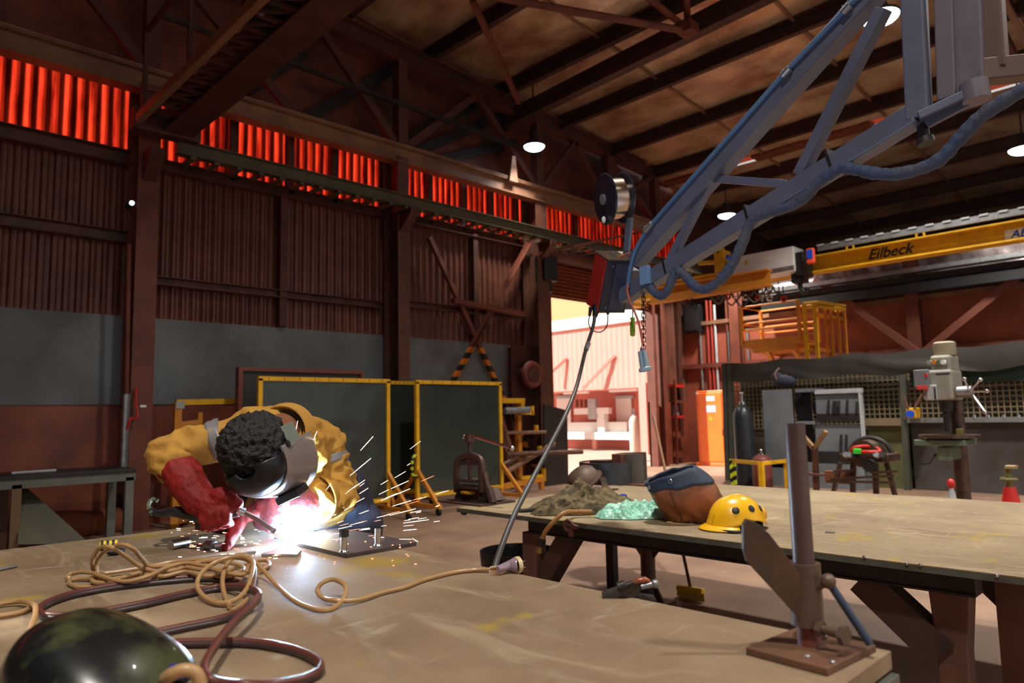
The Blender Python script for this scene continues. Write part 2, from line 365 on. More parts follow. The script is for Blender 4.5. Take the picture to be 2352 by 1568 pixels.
# wall truss: bottom chord, top chord, posts and diagonals
M_chord = mat('tan_painted_chord', (134, 96, 72), .5, 0, (96, 66, 52), 2, .7)
YT = 10.28
zt = lambda x: 8.29-.049*x
o = MB(); o.box((X0, YT-.05, 6.0), (15.4, YT+.05, 6.26)); o.box((X0, YT-.14, 5.985), (15.4, YT+.1, 6.0)); o.box((X0, YT-.14, 6.26), (15.4, YT+.1, 6.28)); o.tube([(X0, YT-.12, 6.31), (15.4, YT-.12, 6.31)], .022, 8)
struct(o.build('trim_%d' % k, M_chord), 'tan bottom chord of the wall truss'); k += 1
struct(MB().ibeam((X0, YT, zt(X0)+.15), (15.4, YT, zt(15.4)+.15), .22, .32, .02, .014).build('trim_%d' % k, RUSTD), 'dark top chord of the wall truss'); k += 1
for x in (3.02, 7.27, 10.9, 13.4, 15.35): struct(MB().box((x-.1, YT-.1, 6.28), (x+.1, YT+.1, zt(x))).build('trim_%d' % k, RUSTD), 'truss post'); k += 1
for (x0, z0), (x1, z1) in (((5.6, zt(5.6)), (7.2, 6.3)), ((3.1, zt(3)), (5.2, 6.3)), ((9.2, zt(9.2)), (10.85, 6.3)), ((7.35, 6.3), (9.1, zt(9.1))), ((11, 6.3), (12.2, zt(12.2))), ((12.2, zt(12.2)), (13.35, 6.3)), ((13.5, 6.3), (15.2, zt(15.2))), ((13.4, zt(13.4)), (15.3, 6.35)), ((-1, 6.3), (1.2, zt(1.2))), ((1.2, zt(1.2)), (3, 6.3))):
    struct(MB().bar((x0, YT, z0), (x1, YT, z1), .1, .14).build('trim_%d' % k, RUSTD), 'truss diagonal'); k += 1
struct(MB().bar((3.1, YT-.1, 7.15), (10.9, YT-.1, 7.02), .07).build('trim_%d' % k, DARK), 'thin dark strut through the wall truss'); k += 1
struct(MB().bar(at(1040, 690, 'y', 10.3)+V(0, 0, 0), at(1205, 722, 'y', 10.3), .12, .1).build('trim_%d' % k, RUST), 'short rust red rail by the column'); k += 1
for q0, q1 in (((690, 280), (918, 150)), ((925, 324), (1090, 242)), ((958, 348), (1152, 265)), ((1010, 368), (1185, 328)), ((560, 210), (700, 120))):  # bars added on the gable sheet in place of roof purlins beyond
    struct(MB().bar(at(*q0, 'y', YL-.02), at(*q1, 'y', YL-.02), .12, .2).build('trim_%d' % k, DARK), 'dark bar standing for a roof purlin behind the wall truss'); k += 1
# tan bracket lit by the lamp
p = at(1180, 395, 'y', YT-.2); struct(MB().prism([p+V(-.12, 0, -.2), p+V(.12, 0, -.2), p+V(.06, 0, .35), p+V(-.02, 0, .35)], (0, .1, 0)).build('trim_%d' % k, M_chord), 'tan gusset plate on the truss chord'); k += 1

# roof sheet with sagging foil, purlins, battens, skylight slot
XS = roof_at(1650, 385).x
def foil(x0, x1, y0, y1, nu, nv):
    return MB().grid(lambda u, v: (x0+(x1-x0)*u, y0+(y1-y0)*v, roofz(x0+(x1-x0)*u)+.035*mnoise.noise(V((x0+(x1-x0)*u)*2.1, (y0+(y1-y0)*v)*1.3, 3))-.02), nu, nv)
M_roof = mat('sagging_copper_foil', (206, 182, 156), .36, .4, (138, 96, 74), 1.5, .9, .8, 5, (1, .6, 1))
struct(foil(X0, XS-.16, Y0, YL, 150, 110).build('ceiling', M_roof, smooth='all'), 'sagging foil insulation under the roof')
struct(foil(XS+.16, X1, Y0, YL, 60, 80).build('ceiling', M_roof, smooth='all'), 'sagging foil insulation of the far roof bay')
M_sky = bpy.data.materials.new('pink_skylight_sheet'); M_sky.use_nodes = True; nt = M_sky.node_tree; nt.nodes.clear(); a = nt.nodes.new('ShaderNodeBsdfTranslucent'); a.inputs[0].default_value = (.34, .13, .09, 1); b = nt.nodes.new('ShaderNodeOutputMaterial'); nt.links.new(a.outputs[0], b.inputs[0])
for n_, (ya, yb) in enumerate(((8.0, 9.6), (4.0, 5.2), (1.0, 3.2))):
    struct(MB().box((XS-.2, ya, roofz(XS)+.02), (XS+.2, yb, roofz(XS)+.05)).build('window_%d' % (20+n_), M_sky), 'narrow pink skylight in the roof')
ys = [Y0, 1.0, 3.2, 4.0, 5.2, 8.0, 9.6, YL]
mb = MB()
for a, b in ((0, 1), (2, 3), (4, 5), (6, 7)): mb.box((XS-.2, ys[a], roofz(XS)-.07), (XS+.2, ys[b], roofz(XS)+.06))
struct(mb.build('ceiling_strip', RUST), 'closed roof strip between the skylights')
M_sky3 = MB().box((2.9, 6.2, roofz(3.1)-.03), (3.5, 7.9, roofz(3.1)-.02))
px = [roof_at(*q, -.3).x for q in ((1415, 98), (1543, 195), (1651, 275), (1733, 340))]
dx = (px[3]-px[0])/3
M_pur = mat('dark_roof_purlin', (70, 46, 38), .55, .1, (50, 34, 30), 3, .8)
xs = [px[0]-dx*i for i in range(1, 9)]+px+[px[3]+dx*i for i in range(1, 8)]
for x in sorted(xs):
    if X0 < x < X1: struct(MB().chan((x, Y0, roofz(x)-.18), (x, YL-.1, roofz(x)-.18), .12, .3, .02).build('trim_%d' % k, M_pur), 'dark roof purlin'); k += 1
ba, bb = (roof_at(1530, 188).y+roof_at(1729, 335).y)/2, (roof_at(1850, 63).y+roof_at(2024, 257).y)/2
for i in range(-1, 6):
    y = ba-(ba-bb)*i
    if y < YL: struct(MB().bar((X0, y, roofz(X0)-.05), (X1, y, roofz(X1)-.05), .06, .04).build('trim_%d' % k, M_chord), 'thin roof batten'); k += 1
# second (nearer) truss of round pipes, and the dark main beams over the bay
def roofbar(p, q, off, wd, h, m_, lab, tube=False):
    global k
    a, b = roof_at(*p, off), roof_at(*q, off)
    o = MB(); o.tube([a, b], wd/2, 10) if tube else o.bar(a, b, wd, h)
    struct(o.build('trim_%d' % k, m_), lab); k += 1
roofbar((1060, 330), (1800, -40), -.55, .2, .34, M_pur, 'deep dark roof beam')
roofbar((1085, 0), (1192, 235), -.7, .09, .09, RUST, 'slim rust red roof brace')
roofbar((1090, -15), (1580, 72), -.8, .12, .12, RUST, 'round rust red truss pipe', True)
roofbar((1300, 28), (1575, 70), -.75, .08, .08, RUST, 'thin rust red truss pipe', True)
roofbar((1470, -20), (1580, 68), -.6, .11, .11, RUST, 'rust red truss web pipe', True)
roofbar((1575, -30), (1580, 62), -.5, .11, .11, RUST, 'upright rust red truss pipe', True)
p = roof_at(1580, 66, -.75); struct(MB().box(p-V(.13, .13, .09), p+V(.13, .13, .09)).build('trim_%d' % k, RUST), 'truss node plate'); k += 1
roofbar((2240, -30), (2330, 150), -.6, .2, .2, RUSTD, 'dark roof brace at the right')
roofbar((2290, -30), (2370, 120), -.6, .08, .08, M_chord, 'thin pale roof brace at the right')
# back partition wall, its posts, ledges and cross bracing
M_back = mat('red_brown_wall_sheet', (150, 78, 58), .5, 0, (116, 58, 44), 1.2, .8, .05)
struct(MB().box((XB, Y0, 0), (XB+.06, YL, 3.75)).build('wall_back', M_back), 'red brown sheeted back wall')
struct(MB().box((X1, Y0, 0), (X1+.1, YL, roofz(X1)+.2)).build('wall_far', RUSTD), 'foil lined far end wall')
for z, h, m_ in ((3.78, .1, M_chord), (2.62, .12, RUST)): struct(MB().box((XB-.12, Y0, z-h/2), (XB, YL, z+h/2)).build('trim_%d' % k, m_), 'horizontal rail of the back wall'); k += 1
for y in (4.83, 9.05, .4): struct(MB().ibeam((XB-.16, y, 0), (XB-.16, y, 5.0), .26, .26, .02, .014).build('trim_%d' % k, RUST), 'rust red column of the back wall'); k += 1
for (p, q) in (((1872, 640), (2112, 812)), ((2118, 812), (2375, 605))): struct(MB().bar(at(*p, 'x', XB-.3), at(*q, 'x', XB-.3), .1, .15).build('trim_%d' % k, mat('brace_brown', (112, 62, 48), .55)), 'diagonal brace of the back wall'); k += 1
for z, h, d_, m_ in ((4.34, .09, .3, GALV), (4.17, .14, .2, DARK), (3.96, .2, .24, BLACK)): struct(MB().box((XB-.2-d_, Y0, z-h/2), (XB-.2, 8.2, z+h/2)).build('trim_%d' % k, m_), 'long duct and runway along the back wall'); k += 1
M_foil2 = mat('crumpled_silver_foil', (190, 178, 176), .3, .8, (120, 104, 100), 5, .8, .4, 9)
struct(MB().grid(lambda u, v: (XB+.25+.06*mnoise.noise(V(0, u*30, v*6)), -4+12.5*u, 4.2+.75*v), 120, 10).build('wall_foil', M_foil2, smooth='all'), 'crumpled silver insulation above the back wall')
struct(MB().box((XB, YL, 0), (X1, YL+.1, roofz(XB)+.2)).build('wall_north', RUSTD), 'dark side wall beyond the back partition')
# closing walls behind the camera (only the south side stands open to daylight)
struct(MB().box((X0-.1, Y0, 0), (X0, YL, roofz(X0)+.2)).build('wall_west', M_cor), 'end wall behind the camera')

# ---- roller door
door = thing('door_1', 'large roller door half raised on the daylight outside', 'door', (13.4, 10.6, 0)); door['kind'] = 'structure'
mb = MB(); mb.grid(lambda u, v: (11.1+4.7*u, 10.66+.03*math.sin(v*2*PI*11), 4.02+.95*v), 1, 110)
mb.build('shutter_curtain', mat('rust_roller_slats', (132, 60, 36), .45, .1, (96, 44, 30), 3, .7), door)
o = MB(); o.box((DX0-.36, 10.5, 0), (DX0, 10.8, 4.9)); o.build('left_jamb', RUST, door)
o = MB(); o.box((DX1, 10.55, 0), (DX1+.12, 10.8, 4.9)); o.box((DX1+.3, 10.5, 0), (DX1+.42, 10.8, 4.9)); o.build('right_jamb', RUST, door)
o = MB(); o.cyl((11.0, 10.42, 4.98), (15.9, 10.42, 4.98), .2, seg=20); o.build('shutter_drum', RUSTD, door, smooth=True)
p = at(1252, 618, 'y', 10.3); o = MB(); o.box(p-V(.2, .18, .28), p+V(.22, .12, .28)); o.cyl(p+V(.05, -.02, -.28), p+V(.05, -.02, -.52), .1, seg=16); o.build('drive_motor', BLACK, door, bevel=.02)
struct(MB().bar(at(1222, 585, 'y', 10.2), at(1462, 535, 'y', 9.4), .05).build('trim_%d' % k, RUST), 'red tie rod above the door'); k += 1

# ---- building across the yard
M_pink = mat('pink_cladding', (222, 152, 140), .6, 0, (214, 142, 130), 1, .5)
XE = 20.0
bl = thing('building', 'sunlit pink clad building across the yard seen through the door', 'building', (XE, 16, 0))
o = MB(); o.grid(lambda u, v: (XE+.006*max(-1, min(1, 1.6*math.sin(u*2*PI*60))), 10.9+14*u, 2.3+2.3*v), 240, 1); o.build('upper_cladding', M_pink, bl)
o = MB(); o.box((XE+.0, 10.9, 4.55), (XE-.12, 25, 4.95)); o.build('gutter', WHITE, bl)
o = MB(); o.prism([(XE, 10.9, 4.9), (XE, 25, 4.9), (XE+8, 25, 8.0), (XE+8, 10.9, 8.0)], (0, 0, .1)); o.build('roof', mat('cream_roof_sheet', (196, 150, 104), .7), bl)
o = MB(); o.box((XE+2.2, 10.9, 0), (XE+2.3, 25, 3)); o.build('rear_wall', mat('deep_pink_wall', (206, 120, 104), .6, 0, (190, 106, 92), 1, .6), bl)
o = MB(); o.box((XE, 10.9, 2.25), (XE+2.3, 25, 2.32)); o.build('canopy_ceiling', M_pink, bl)
for q0, q1 in (((1256, 865), (1302, 823)), ((1338, 893), (1412, 817))): MB().bar(at(*q0, 'x', XE-.45), at(*q1, 'x', XE-.02), .09).build('strut', M_pink, bl)
for yy in (14.15, 18.95): MB().box((XE-.1, yy-.15, -.1), (XE+.1, yy+.15, 2.4)).build('post', M_pink, bl)
for yy in (15.2, 17.4): MB().box((XE+.2, yy-.6, 2.14), (XE+.32, yy+.6, 2.22)).build('tube_light', WHITE, bl)
# ================================================================== THINGS ACROSS THE YARD AND ALONG THE BACK WALL
XW = XE+1.2
def pbox(mb, px0, py0, px1, py1, ax, val, d):
    """box whose face lies on plane ax=val between two sight lines, extending d behind it"""
    a, b = at(px0, py0, ax, val), at(px1, py1, ax, val); v = V(0, 0, 0); v['xyz'.index(ax)] = d
    mb.box(a, b+v); return mb
t = thing('outdoor_workbench', 'long white workbench under the canopy across the yard', 'workbench', at(1370, 1030, 'x', XW))
o = MB(); pbox(o, 1268, 992, 1462, 1010, 'x', XW, .7); o.build('worktop', WHITE, t)
for x in (1275, 1365, 1455): o = MB(); pbox(o, x-5, 1006, x+5, 1075, 'x', XW+.1, .08); o.build('leg', M_pink, t)
o = MB(); pbox(o, 1300, 970, 1440, 992, 'x', XW+.3, .4); o.build('tool_tray', WHITE, t)
t = thing('bench_machine', 'white bench machine standing on the bench across the yard', 'machine', at(1370, 990, 'x', XW+.1))
o = MB(); pbox(o, 1370, 936, 1388, 992, 'x', XW+.1, .3); o.build('column', WHITE, t)
o = MB(); pbox(o, 1318, 938, 1398, 950, 'x', XW+.05, .2); o.build('arm', WHITE, t)
o = MB(); pbox(o, 1349, 915, 1368, 962, 'x', XW, .2); o.build('motor_head', LGREY, t, bevel=.02)
for i, (a, b) in enumerate(((1278, 1312), (1414, 1452))):
    t = thing('wall_panel', ('white rectangular panel left of the bench machine across the yard', 'white rectangular panel right of the bench machine across the yard')[i], 'panel', at(a, 990, 'x', XW+.9))
    o = MB(); pbox(o, a, 912, b, 990, 'x', XW+.9, .05); o.build('board', WHITE, t)
    o = MB(); pbox(o, a-2, 909, b+2, 914, 'x', XW+.86, .06); o.build('frame', LGREY, t)
for i in range(4):
    tag(pbox(MB(), 1322+i*10, 918, 1326+i*10, 935, 'x', XW+.95, .03).build('hanging_tool', RUST), 'slim dark tool hung on the pink wall across the yard', 'tool', 'tools hung across the yard')
def gas_cylinder(name, label, base, h, r, mbody, mcap, group=None, collar=None):
    t = thing(name, label, 'gas cylinder', base, group); b = Vector(base)
    MB().lathe([(r*.9, 0), (r, .02), (r, h*.80), (r*.94, h*.86), (r*.7, h*.93), (r*.34, h*.97), (.001, h*.975)], b, seg=22).build('body', mbody, t, smooth=True)
    MB().lathe([(r*.32, h*.955), (r*.30, h*1.0), (.018, h*1.01), (.018, h*1.05), (.001, h*1.05)], b, seg=14).build('neck_ring', mcap, t, smooth=True)
    o = MB(); o.cyl(b+V(0, 0, h*1.04), b+V(0, 0, h*1.10), .02, seg=10); o.cyl(b+V(-.05, 0, h*1.07), b+V(.05, 0, h*1.07), .012, seg=8); o.torus(b+V(0, 0, h*1.11), (0, 0, 1), .03, .007, 14, 6); o.build('valve', CHROME, t, smooth=True)
    return t
b = at(1450, 1063, 'z', 0); b.x, b.y = 17.6, 12.75
gas_cylinder('gas_cylinder', 'pale tall gas cylinder standing just outside the door', (17.2, 12.55, 0), 1.35, .16, mat('pale_cylinder_paint', (222, 196, 182), .45), GALV)
# red shelf rack by the far corner
b = at(1532, 1068, 'z', 0); xr = 16.4
t = thing('shelf_rack', 'narrow red shelf rack in the corner right of the roller door', 'rack', at(1532, 1068, 'x', xr))
for x in (1517, 1550): MB().bar(at(x, 872, 'x', xr), at(x+6, 1072, 'x', xr), .05).build('upright', RUST, t)
for y in (884, 920, 955, 1002, 1048): o = MB(); pbox(o, 1518, y, 1553, y+5, 'x', xr, .4); o.build('shelf', REDP if y in (884, 955) else RUST, t)
for i, (x0, y0, x1, y1, m_) in enumerate(((1522, 962, 1540, 1000, ORANGE), (1528, 1010, 1548, 1046, mat('dull_blue_tin', (60, 66, 84), .5)), (1520, 868, 1530, 884, REDP), (1534, 930, 1549, 954, GREY))):
    tag(pbox(MB(), x0, y0, x1, y1, 'x', xr+.06, .25).build('tin', m_, bevel=.01), ('orange tin on the middle shelf of the red rack', 'blue grey tin low on the red rack', 'small red tin on top of the red rack', 'grey tin on the second shelf of the red rack')[i], 'tin')
# orange cabinet
xc = 16.3
t = thing('electrical_cabinet', 'tall bright orange metal cabinet against the back wall', 'cabinet', at(1632, 1068, 'x', xc))
o = MB(); pbox(o, 1598, 898, 1668, 1066, 'x', xc, .5); qz = at(1668, 1066, 'x', xc); o.box((xc, at(1598, 1066, 'x', xc).y, 0), (xc+.5, qz.y, qz.z+.02)); o.build('body', ORANGE, t, bevel=.015)
o = MB(); pbox(o, 1603, 903, 1664, 1060, 'x', xc-.015, .02); o.build('door', ORANGE, t, bevel=.008)
for (x0, y0, x1, y1, m_) in ((1622, 910, 1641, 920, WHITE), (1622, 931, 1644, 946, mat('pale_blue_label', (176, 190, 226), .5)), (1629, 958, 1636, 965, YEL), (1598, 901, 1604, 905, WHITE)):
    o = MB(); pbox(o, x0, y0, x1, y1, 'x', xc-.02, .006); o.build('label_plate', m_, t)
MB().cyl(at(1660, 985, 'x', xc-.05), at(1660, 1000, 'x', xc-.05), .012).build('handle', DARK, t)
# conduits down the back wall
M_rpipe = mat('dull_red_pipe', (150, 52, 42), .5)
for i, (x, y0, x2, y2, m_, lb) in enumerate(((1605, 700, 1616, 895, GALV, 'galvanised conduit, leftmost on the back wall'), (1622, 690, 1628, 900, M_rpipe, 'red pipe, leftmost of the red pipes on the back wall'), (1631, 690, 1636, 900, M_rpipe, 'red pipe running down beside the first galvanised conduit'), (1640, 700, 1646, 900, LGREY, 'pale conduit dropping to the top of the orange cabinet'),
        (1667, 690, 1672, 840, RUST, 'rust red pipe behind the booth corner'), (1671, 760, 1677, 840, GALV, 'short galvanised conduit behind the booth corner'), (1683, 720, 1690, 840, M_rpipe, 'red pipe left of the yellow platform'), (1716, 755, 1722, 840, GALV, 'galvanised conduit behind the yellow platform'))):
    a, b = at(x, y0, 'x', XB-.07), at(x2, y2, 'x', XB-.07); b.y = a.y
    tag(MB().tube([a, b], .034, 10).build('wall_pipe', m_, smooth=True), lb, 'pipe', 'pipes on the back wall')
t = thing('junction_box', 'black junction box high on the back wall beside the pipes', 'junction box', at(1585, 740, 'x', XB-.2))
o = MB(); pbox(o, 1568, 705, 1606, 762, 'x', XB-.25, .24); o.build('housing', BLACK, t, bevel=.01)
o = MB(); pbox(o, 1572, 710, 1601, 757, 'x', XB-.27, .02); o.build('cover', DARK, t)
t = thing('steel_post', 'dark rust steel frame standing in the corner by the door', 'post', at(1560, 1065, 'x', 16.9))
o = MB(); o.bar(at(1553, 660, 'x', 16.9), at(1562, 1065, 'x', 16.9), .18); o.build('upright', RUSTD, t); o = MB(); pbox(o, 1510, 775, 1552, 790, 'x', 16.9, .1); o.build('crossbar', RUSTD, t)

# yellow access platform with ladder cage
XP = 15.4
t = thing('access_platform', 'yellow railed access platform up on the back wall', 'platform', at(1765, 835, 'x', XP))
dxp = 1.0
def PP(x, y, d=0): return at(x, y, 'x', XP)+V(d, 0, 0)
o = MB(); a, b = PP(1706, 795), PP(1838, 780); o.box((a.x, a.y, b.z-.08), (a.x+dxp, b.y, b.z+.02)); o.build('deck', YELW, t)
o = MB(); o.box((a.x-.02, a.y+.02, b.z-.08), (a.x+.02, b.y-.02, b.z+.1)); o.build('toe_board', YELW, t)
zt_ = PP(1765, 698).z; zd = b.z
for (yy, xx) in ((a.y, 0), (b.y, 0), (a.y, dxp), (b.y, dxp)): MB().bar((XP+xx, yy, zd), (XP+xx, yy, zt_), .07).build('post', YELW, t)
for zz in (zt_, zd+(zt_-zd)*.55, zd+(zt_-zd)*.38):
    o = MB(); o.tube([(XP, b.y, zz), (XP, a.y, zz), (XP+dxp, a.y, zz), (XP+dxp, b.y, zz)], .021, 8); o.build('rail', YELW, t)
for yy in (a.y-.1, b.y+.05): MB().box((XP+dxp-.1, yy-.04, zd-.2), (XB, yy+.04, zd-.12)).build('wall_bracket', YELW, t)
for yy in (a.y-.5, b.y+.25): MB().bar((XP+.1, yy, zd-.08), (XP+dxp*.9, yy, zd-.8), .09).build('bracket', YELW, t)
o = MB(); o.box((XP+.05, a.y-.2, zd-.2), (XP+dxp, b.y+.1, zd-.08)); o.build('beam', YELW, t)
t = thing('ladder_cage', 'yellow caged ladder rising at the right side of the platform', 'ladder', PP(1870, 835))
for x in (1846, 1870): MB().bar(PP(x, 696), PP(x+10, 840), .07).build('stile', YEL, t)
for x in (1884, 1897, 1913, 1928): MB().bar(PP(x, 705, .25), PP(x+8, 840, .25), .045).build('cage_bar', YELW, t)
for y in (697, 706): MB().tube([PP(1846, y), PP(1880, y-3), PP(1930, y+3, .25), PP(1895, y+2, .6)], .035, 8).build('hoop', YEL, t)
for q in ((1850, 720), (1874, 720)): a_ = PP(*q); MB().bar(a_, V(XB, a_.y, a_.z), .05).build('wall_bracket', YELW, t)
for y in (725, 745, 765, 785, 805): MB().cyl(PP(1848, y), PP(1874, y), .018).build('rung', YELW, t)

# overhead crane
XC = 13.0
t = thing('overhead_crane', 'yellow overhead crane girder spanning the far end of the hall', 'crane', (XC, 5, 3.9))
g1, g0 = at(1850, 629.7, 'x', XC).z, at(1880, 586.7, 'x', XC).z
yl, yr = 9.6, 1.0
zb, zt2 = at(2116, 590, 'x', XC).z, at(2116, 547, 'x', XC).z
o = MB(); o.ibeam((XC, yr-3, (zb+zt2)/2), (XC, yl, (zb+zt2)/2), .3, zt2-zb, .03, .02); o.build('girder', YEL, t)
for x in (1953, 2114): p = at(x, 575 if x < 2000 else 545, 'x', XC-.05); p.z = zt2+.04; MB().torus(p, (1, 0, 0), .06, .02, 18, 8).build('lifting_eye', YEL, t, smooth=True)
o = MB(); o.box((XC-.15, yl-.15, zb-.05), (XC+.6, yl+.25, zt2+.05)); o.box((XC-.6, yl-.1, zt2-.1), (XC+.9, yl+.2, zt2+.18)); o.build('end_carriage', YEL, t, bevel=.02)
mtx = mat('black_lettering', (20, 18, 16), .6)
p = at(2036, 580, 'x', XC-.16); p.x = XC-.013; p.z = (zb+zt2)/2+.015; text('lettering', 'Eilbeck', mtx, .25, p, (0, -1, .0), (0, 0, 1), t, .002, .35)
p = at(2362, 533, 'x', XC-.012); o = MB(); o.box(p+V(0, -.3, -.085), p+V(.004, .3, .085)); o.build('label_plate', WHITE, t); text('lettering', 'ABUS', BLUE, .17, p+V(-.004, .02, -.0), (0, -1, 0), (0, 0, 1), t, .001, .25)
t = thing('festoon_rail', 'pale slotted festoon rail running above the yellow crane girder', 'rail', (XC-.3, 3, 4.3))
a, b = at(1877, 569, 'x', XC-.35), at(2352, 484, 'x', XC-.35); zf = (a.z+b.z)/2
o = MB(); o.chan((XC-.35, a.y, zf), (XC-.35, -2, zf), .05, .1, .01); o.build('track', GALV, t)
o = MB()
for i in range(44): y = a.y-.25*i; o.box((XC-.37, y, zf+.03), (XC-.35, y-.12, zf+.06))
o.build('slots', LGREY, t)
# hoist unit
xh = XC-.55
t = thing('crane_hoist', 'silver boxed electric hoist hanging on the yellow crane girder', 'hoist', at(1745, 640, 'x', xh))
o = MB(); pbox(o, 1668, 596, 1822, 628, 'x', xh, .45); 
pa, pb, pc, pd_ = at(1668, 590, 'x', xh), at(1822, 568, 'x', xh), at(1824, 625, 'x', xh), at(1668, 645, 'x', xh)
o = MB(); zT, zB = (pa.z+pb.z)/2, (pc.z+pd_.z)/2; o.box((xh, pa.y, zB), (xh+.45, pb.y, zT)); o.build('housing', mat('brushed_silver', (232, 234, 232), .4, .1), t, bevel=.02)
yw = lambda x: at(x, 600, 'x', xh).y
o = MB(); o.box((xh-.006, yw(1745), zB+.27), (xh, yw(1774), zB+.35)); o.box((xh-.006, yw(1751), zB+.36), (xh, yw(1768), zB+.41)); o.build('label_plate', WHITE, t)
o = MB(); o.prism([(xh-.006, yw(1709), zB+.29), (xh-.006, yw(1720), zB+.29), (xh-.006, yw(1714), zB+.37)], (.005, 0, 0)); o.build('warning_label', YEL, t)
o = MB(); o.grid(lambda u, v: (xh-.02*math.sin(v*PI), pa.y+(pb.y-pa.y)*u, zB+.02+(.09*v)), 8, 6); o.build('lower_lip', GALV, t, smooth=True)
o = MB(); o.cyl((xh+.2, pa.y+.25, zB+.2), (xh+.2, pa.y, zB+.2), .17, seg=20); o.build('end_cap', LGREY, t, smooth=True)
o = MB(); p = at(1650, 600, 'x', xh); o.box(p+V(0, -.12, -.2), p+V(.3, .1, .22)); o.bar(p+V(.1, 0, 0), p+V(.1, .5, .06), .08); o.box(p+V(0, -.05, .15), p+V(.2, .05, .3)); o.build('yellow_trolley_bracket', YEL, t, bevel=.02)
p = at(1672, 590, 'x', xh-.08); MB().ell(p, .05, .05, .05).build('blue_cap', BLUE, t, smooth=True)
o = MB(); pbox(o, 1824, 580, 1848, 630, 'x', xh+.05, .4); o.build('chain_guide', DARK, t, bevel=.02)
o = MB(); p = at(1838, 648, 'x', xh+.2); o.tube(spl([p+V(0, 0, .2), p, p+V(0, 0, -.1), p+V(0, -.08, -.2), p+V(0, -.13, -.12)], 6), .045, 10); o.box(p+V(-.1, -.12, -.02), p+V(.1, .12, .16)); o.build('hook_block', BLACK, t, smooth=True)
t = thing('remote_control', 'orange crane remote with blue face hung beside the hoist', 'remote control', at(1860, 590, 'x', xh-.1))
o = MB(); pbox(o, 1849, 571, 1870, 603, 'x', xh-.12, .1); o.build('case', mat('orange_red_plastic', (236, 84, 50), .4), t, bevel=.03)
o = MB(); pbox(o, 1852, 574, 1866, 592, 'x', xh-.135, .02); o.build('key_panel', BLUE, t)
# orange lower beam + hanging tackle behind the boom
t = thing('monorail_beam', 'orange lifting beam below the silver hoist', 'beam', at(1640, 660, 'x', 12.2))
a, b = at(1495, 690, 'x', 12.2), at(1770, 640, 'x', 12.2); zz = (a.z+b.z)/2+.05
o = MB(); o.ibeam((12.2, a.y, zz), (12.2, b.y, zz), .2, .32, .03, .02); o.build('beam', YELW, t)
hs = ((1577, 690, 36), (1590, 700, 0), (1650, 680, 30), (1680, 690, 0), (1705, 690, 0), (1733, 676, 0), (1760, 670, 0), (1776, 672, 0))
for i, (x, y, rr) in enumerate(hs):
    p = at(x, y, 'x', 12.2); r_ = .09+.03*(i % 3)
    top = V(12.2, p.y, zz-.17)
    o = MB(); o.tube(spl([top, top+V(0, .05, -.1), p+V(0, r_, 0), p+V(0, 0, -r_), p+V(0, -r_, 0), top+V(0, -.04, -.1), top+V(0.01, 0, 0)], 6), .016, 6)
    tag(o.build('sling_loop', (BROWN, BLACK, M_rail)[i % 3], smooth=True), 'looped lifting sling hung under the orange beam', 'sling', 'slings under the orange beam')
for i, x in enumerate((1660, 1672, 1690, 1712, 1724, 1742, 1752, 1768, 1790, 1800)):
    p = at(x, 675+(i*7) % 13, 'x', 13.5); t = thing('lifting_shackle', 'small shackle and clamp hung in the row of tackle under the hoist', 'shackle', p, 'tackle under the hoist')
    MB().torus(p, (1, .2, 0), .05, .016, 16, 8).build('bow', (DARK, REDP, LGREY, WHITE)[i % 4], t, smooth=True); MB().cyl(p+V(0, 0, .05), p+V(0, 0, .28), .012).build('hanger', DARK, t)
t = thing('tackle_rail', 'dark rail that carries the hanging tackle under the hoist', 'rail', at(1730, 655, 'x', 13.5))
a, b = at(1640, 668, 'x', 13.5), at(1812, 645, 'x', 13.5); MB().bar(a+V(0, 0, .02), V(a.x, b.y, a.z+.02), .06).build('bar', DARK, t)

# ---- booth at the right: rolled curtain, mesh, cabinets, machines
XQ = 13.2
t = thing('welding_booth', 'booth of green curtain, mesh and steel sheets at the right', 'booth', at(1668, 1110, 'x', XQ))
M_cur = mat('olive_grey_curtain', (50, 44, 38), .7, 0, (36, 33, 29), 1.4, .8, .35, 2, (1, 1, .4))
zc = at(1665, 832, 'x', XQ).z
ya, yb = at(1668, 900, 'x', XQ).y, -1.5
def cur(u, v):
    y = ya+(yb-ya)*u; z = zc-.02-.04*math.sin(u*PI*7)**2+.02*u-v*(.38+.07*mnoise.noise(V(y*1.3, 0, 0)))
    return (XQ-.02-.02*math.sin(v*PI)+.025*mnoise.noise(V(y*3, z*2, 1))-.07*max(0, mnoise.noise(V(y*.9+v*1.5, 5, 1)))*v, y, z)
MB().grid(cur, 160, 10).build('rolled_curtain', M_cur, t, smooth='all')
M_curd = mat('dark_green_curtain', (16, 44, 34), .5, 0, (10, 30, 24), 2, .6)
MB().box((XQ+.1, at(2085, 860, 'x', XQ).y, zc-.62), (XQ+.13, yb, zc-.3)).build('hanging_curtain', M_curd, t)
for x in (1664, 1676, 2074): MB().bar(at(x, 835 if x < 2000 else 860, 'x', XQ), at(x+8, 1112, 'x', XQ)-V(0, 0, .5), .09).build('post', mat('grey_green_post', (74, 76, 66), .5, 0, (54, 54, 48), 5, .6), t)
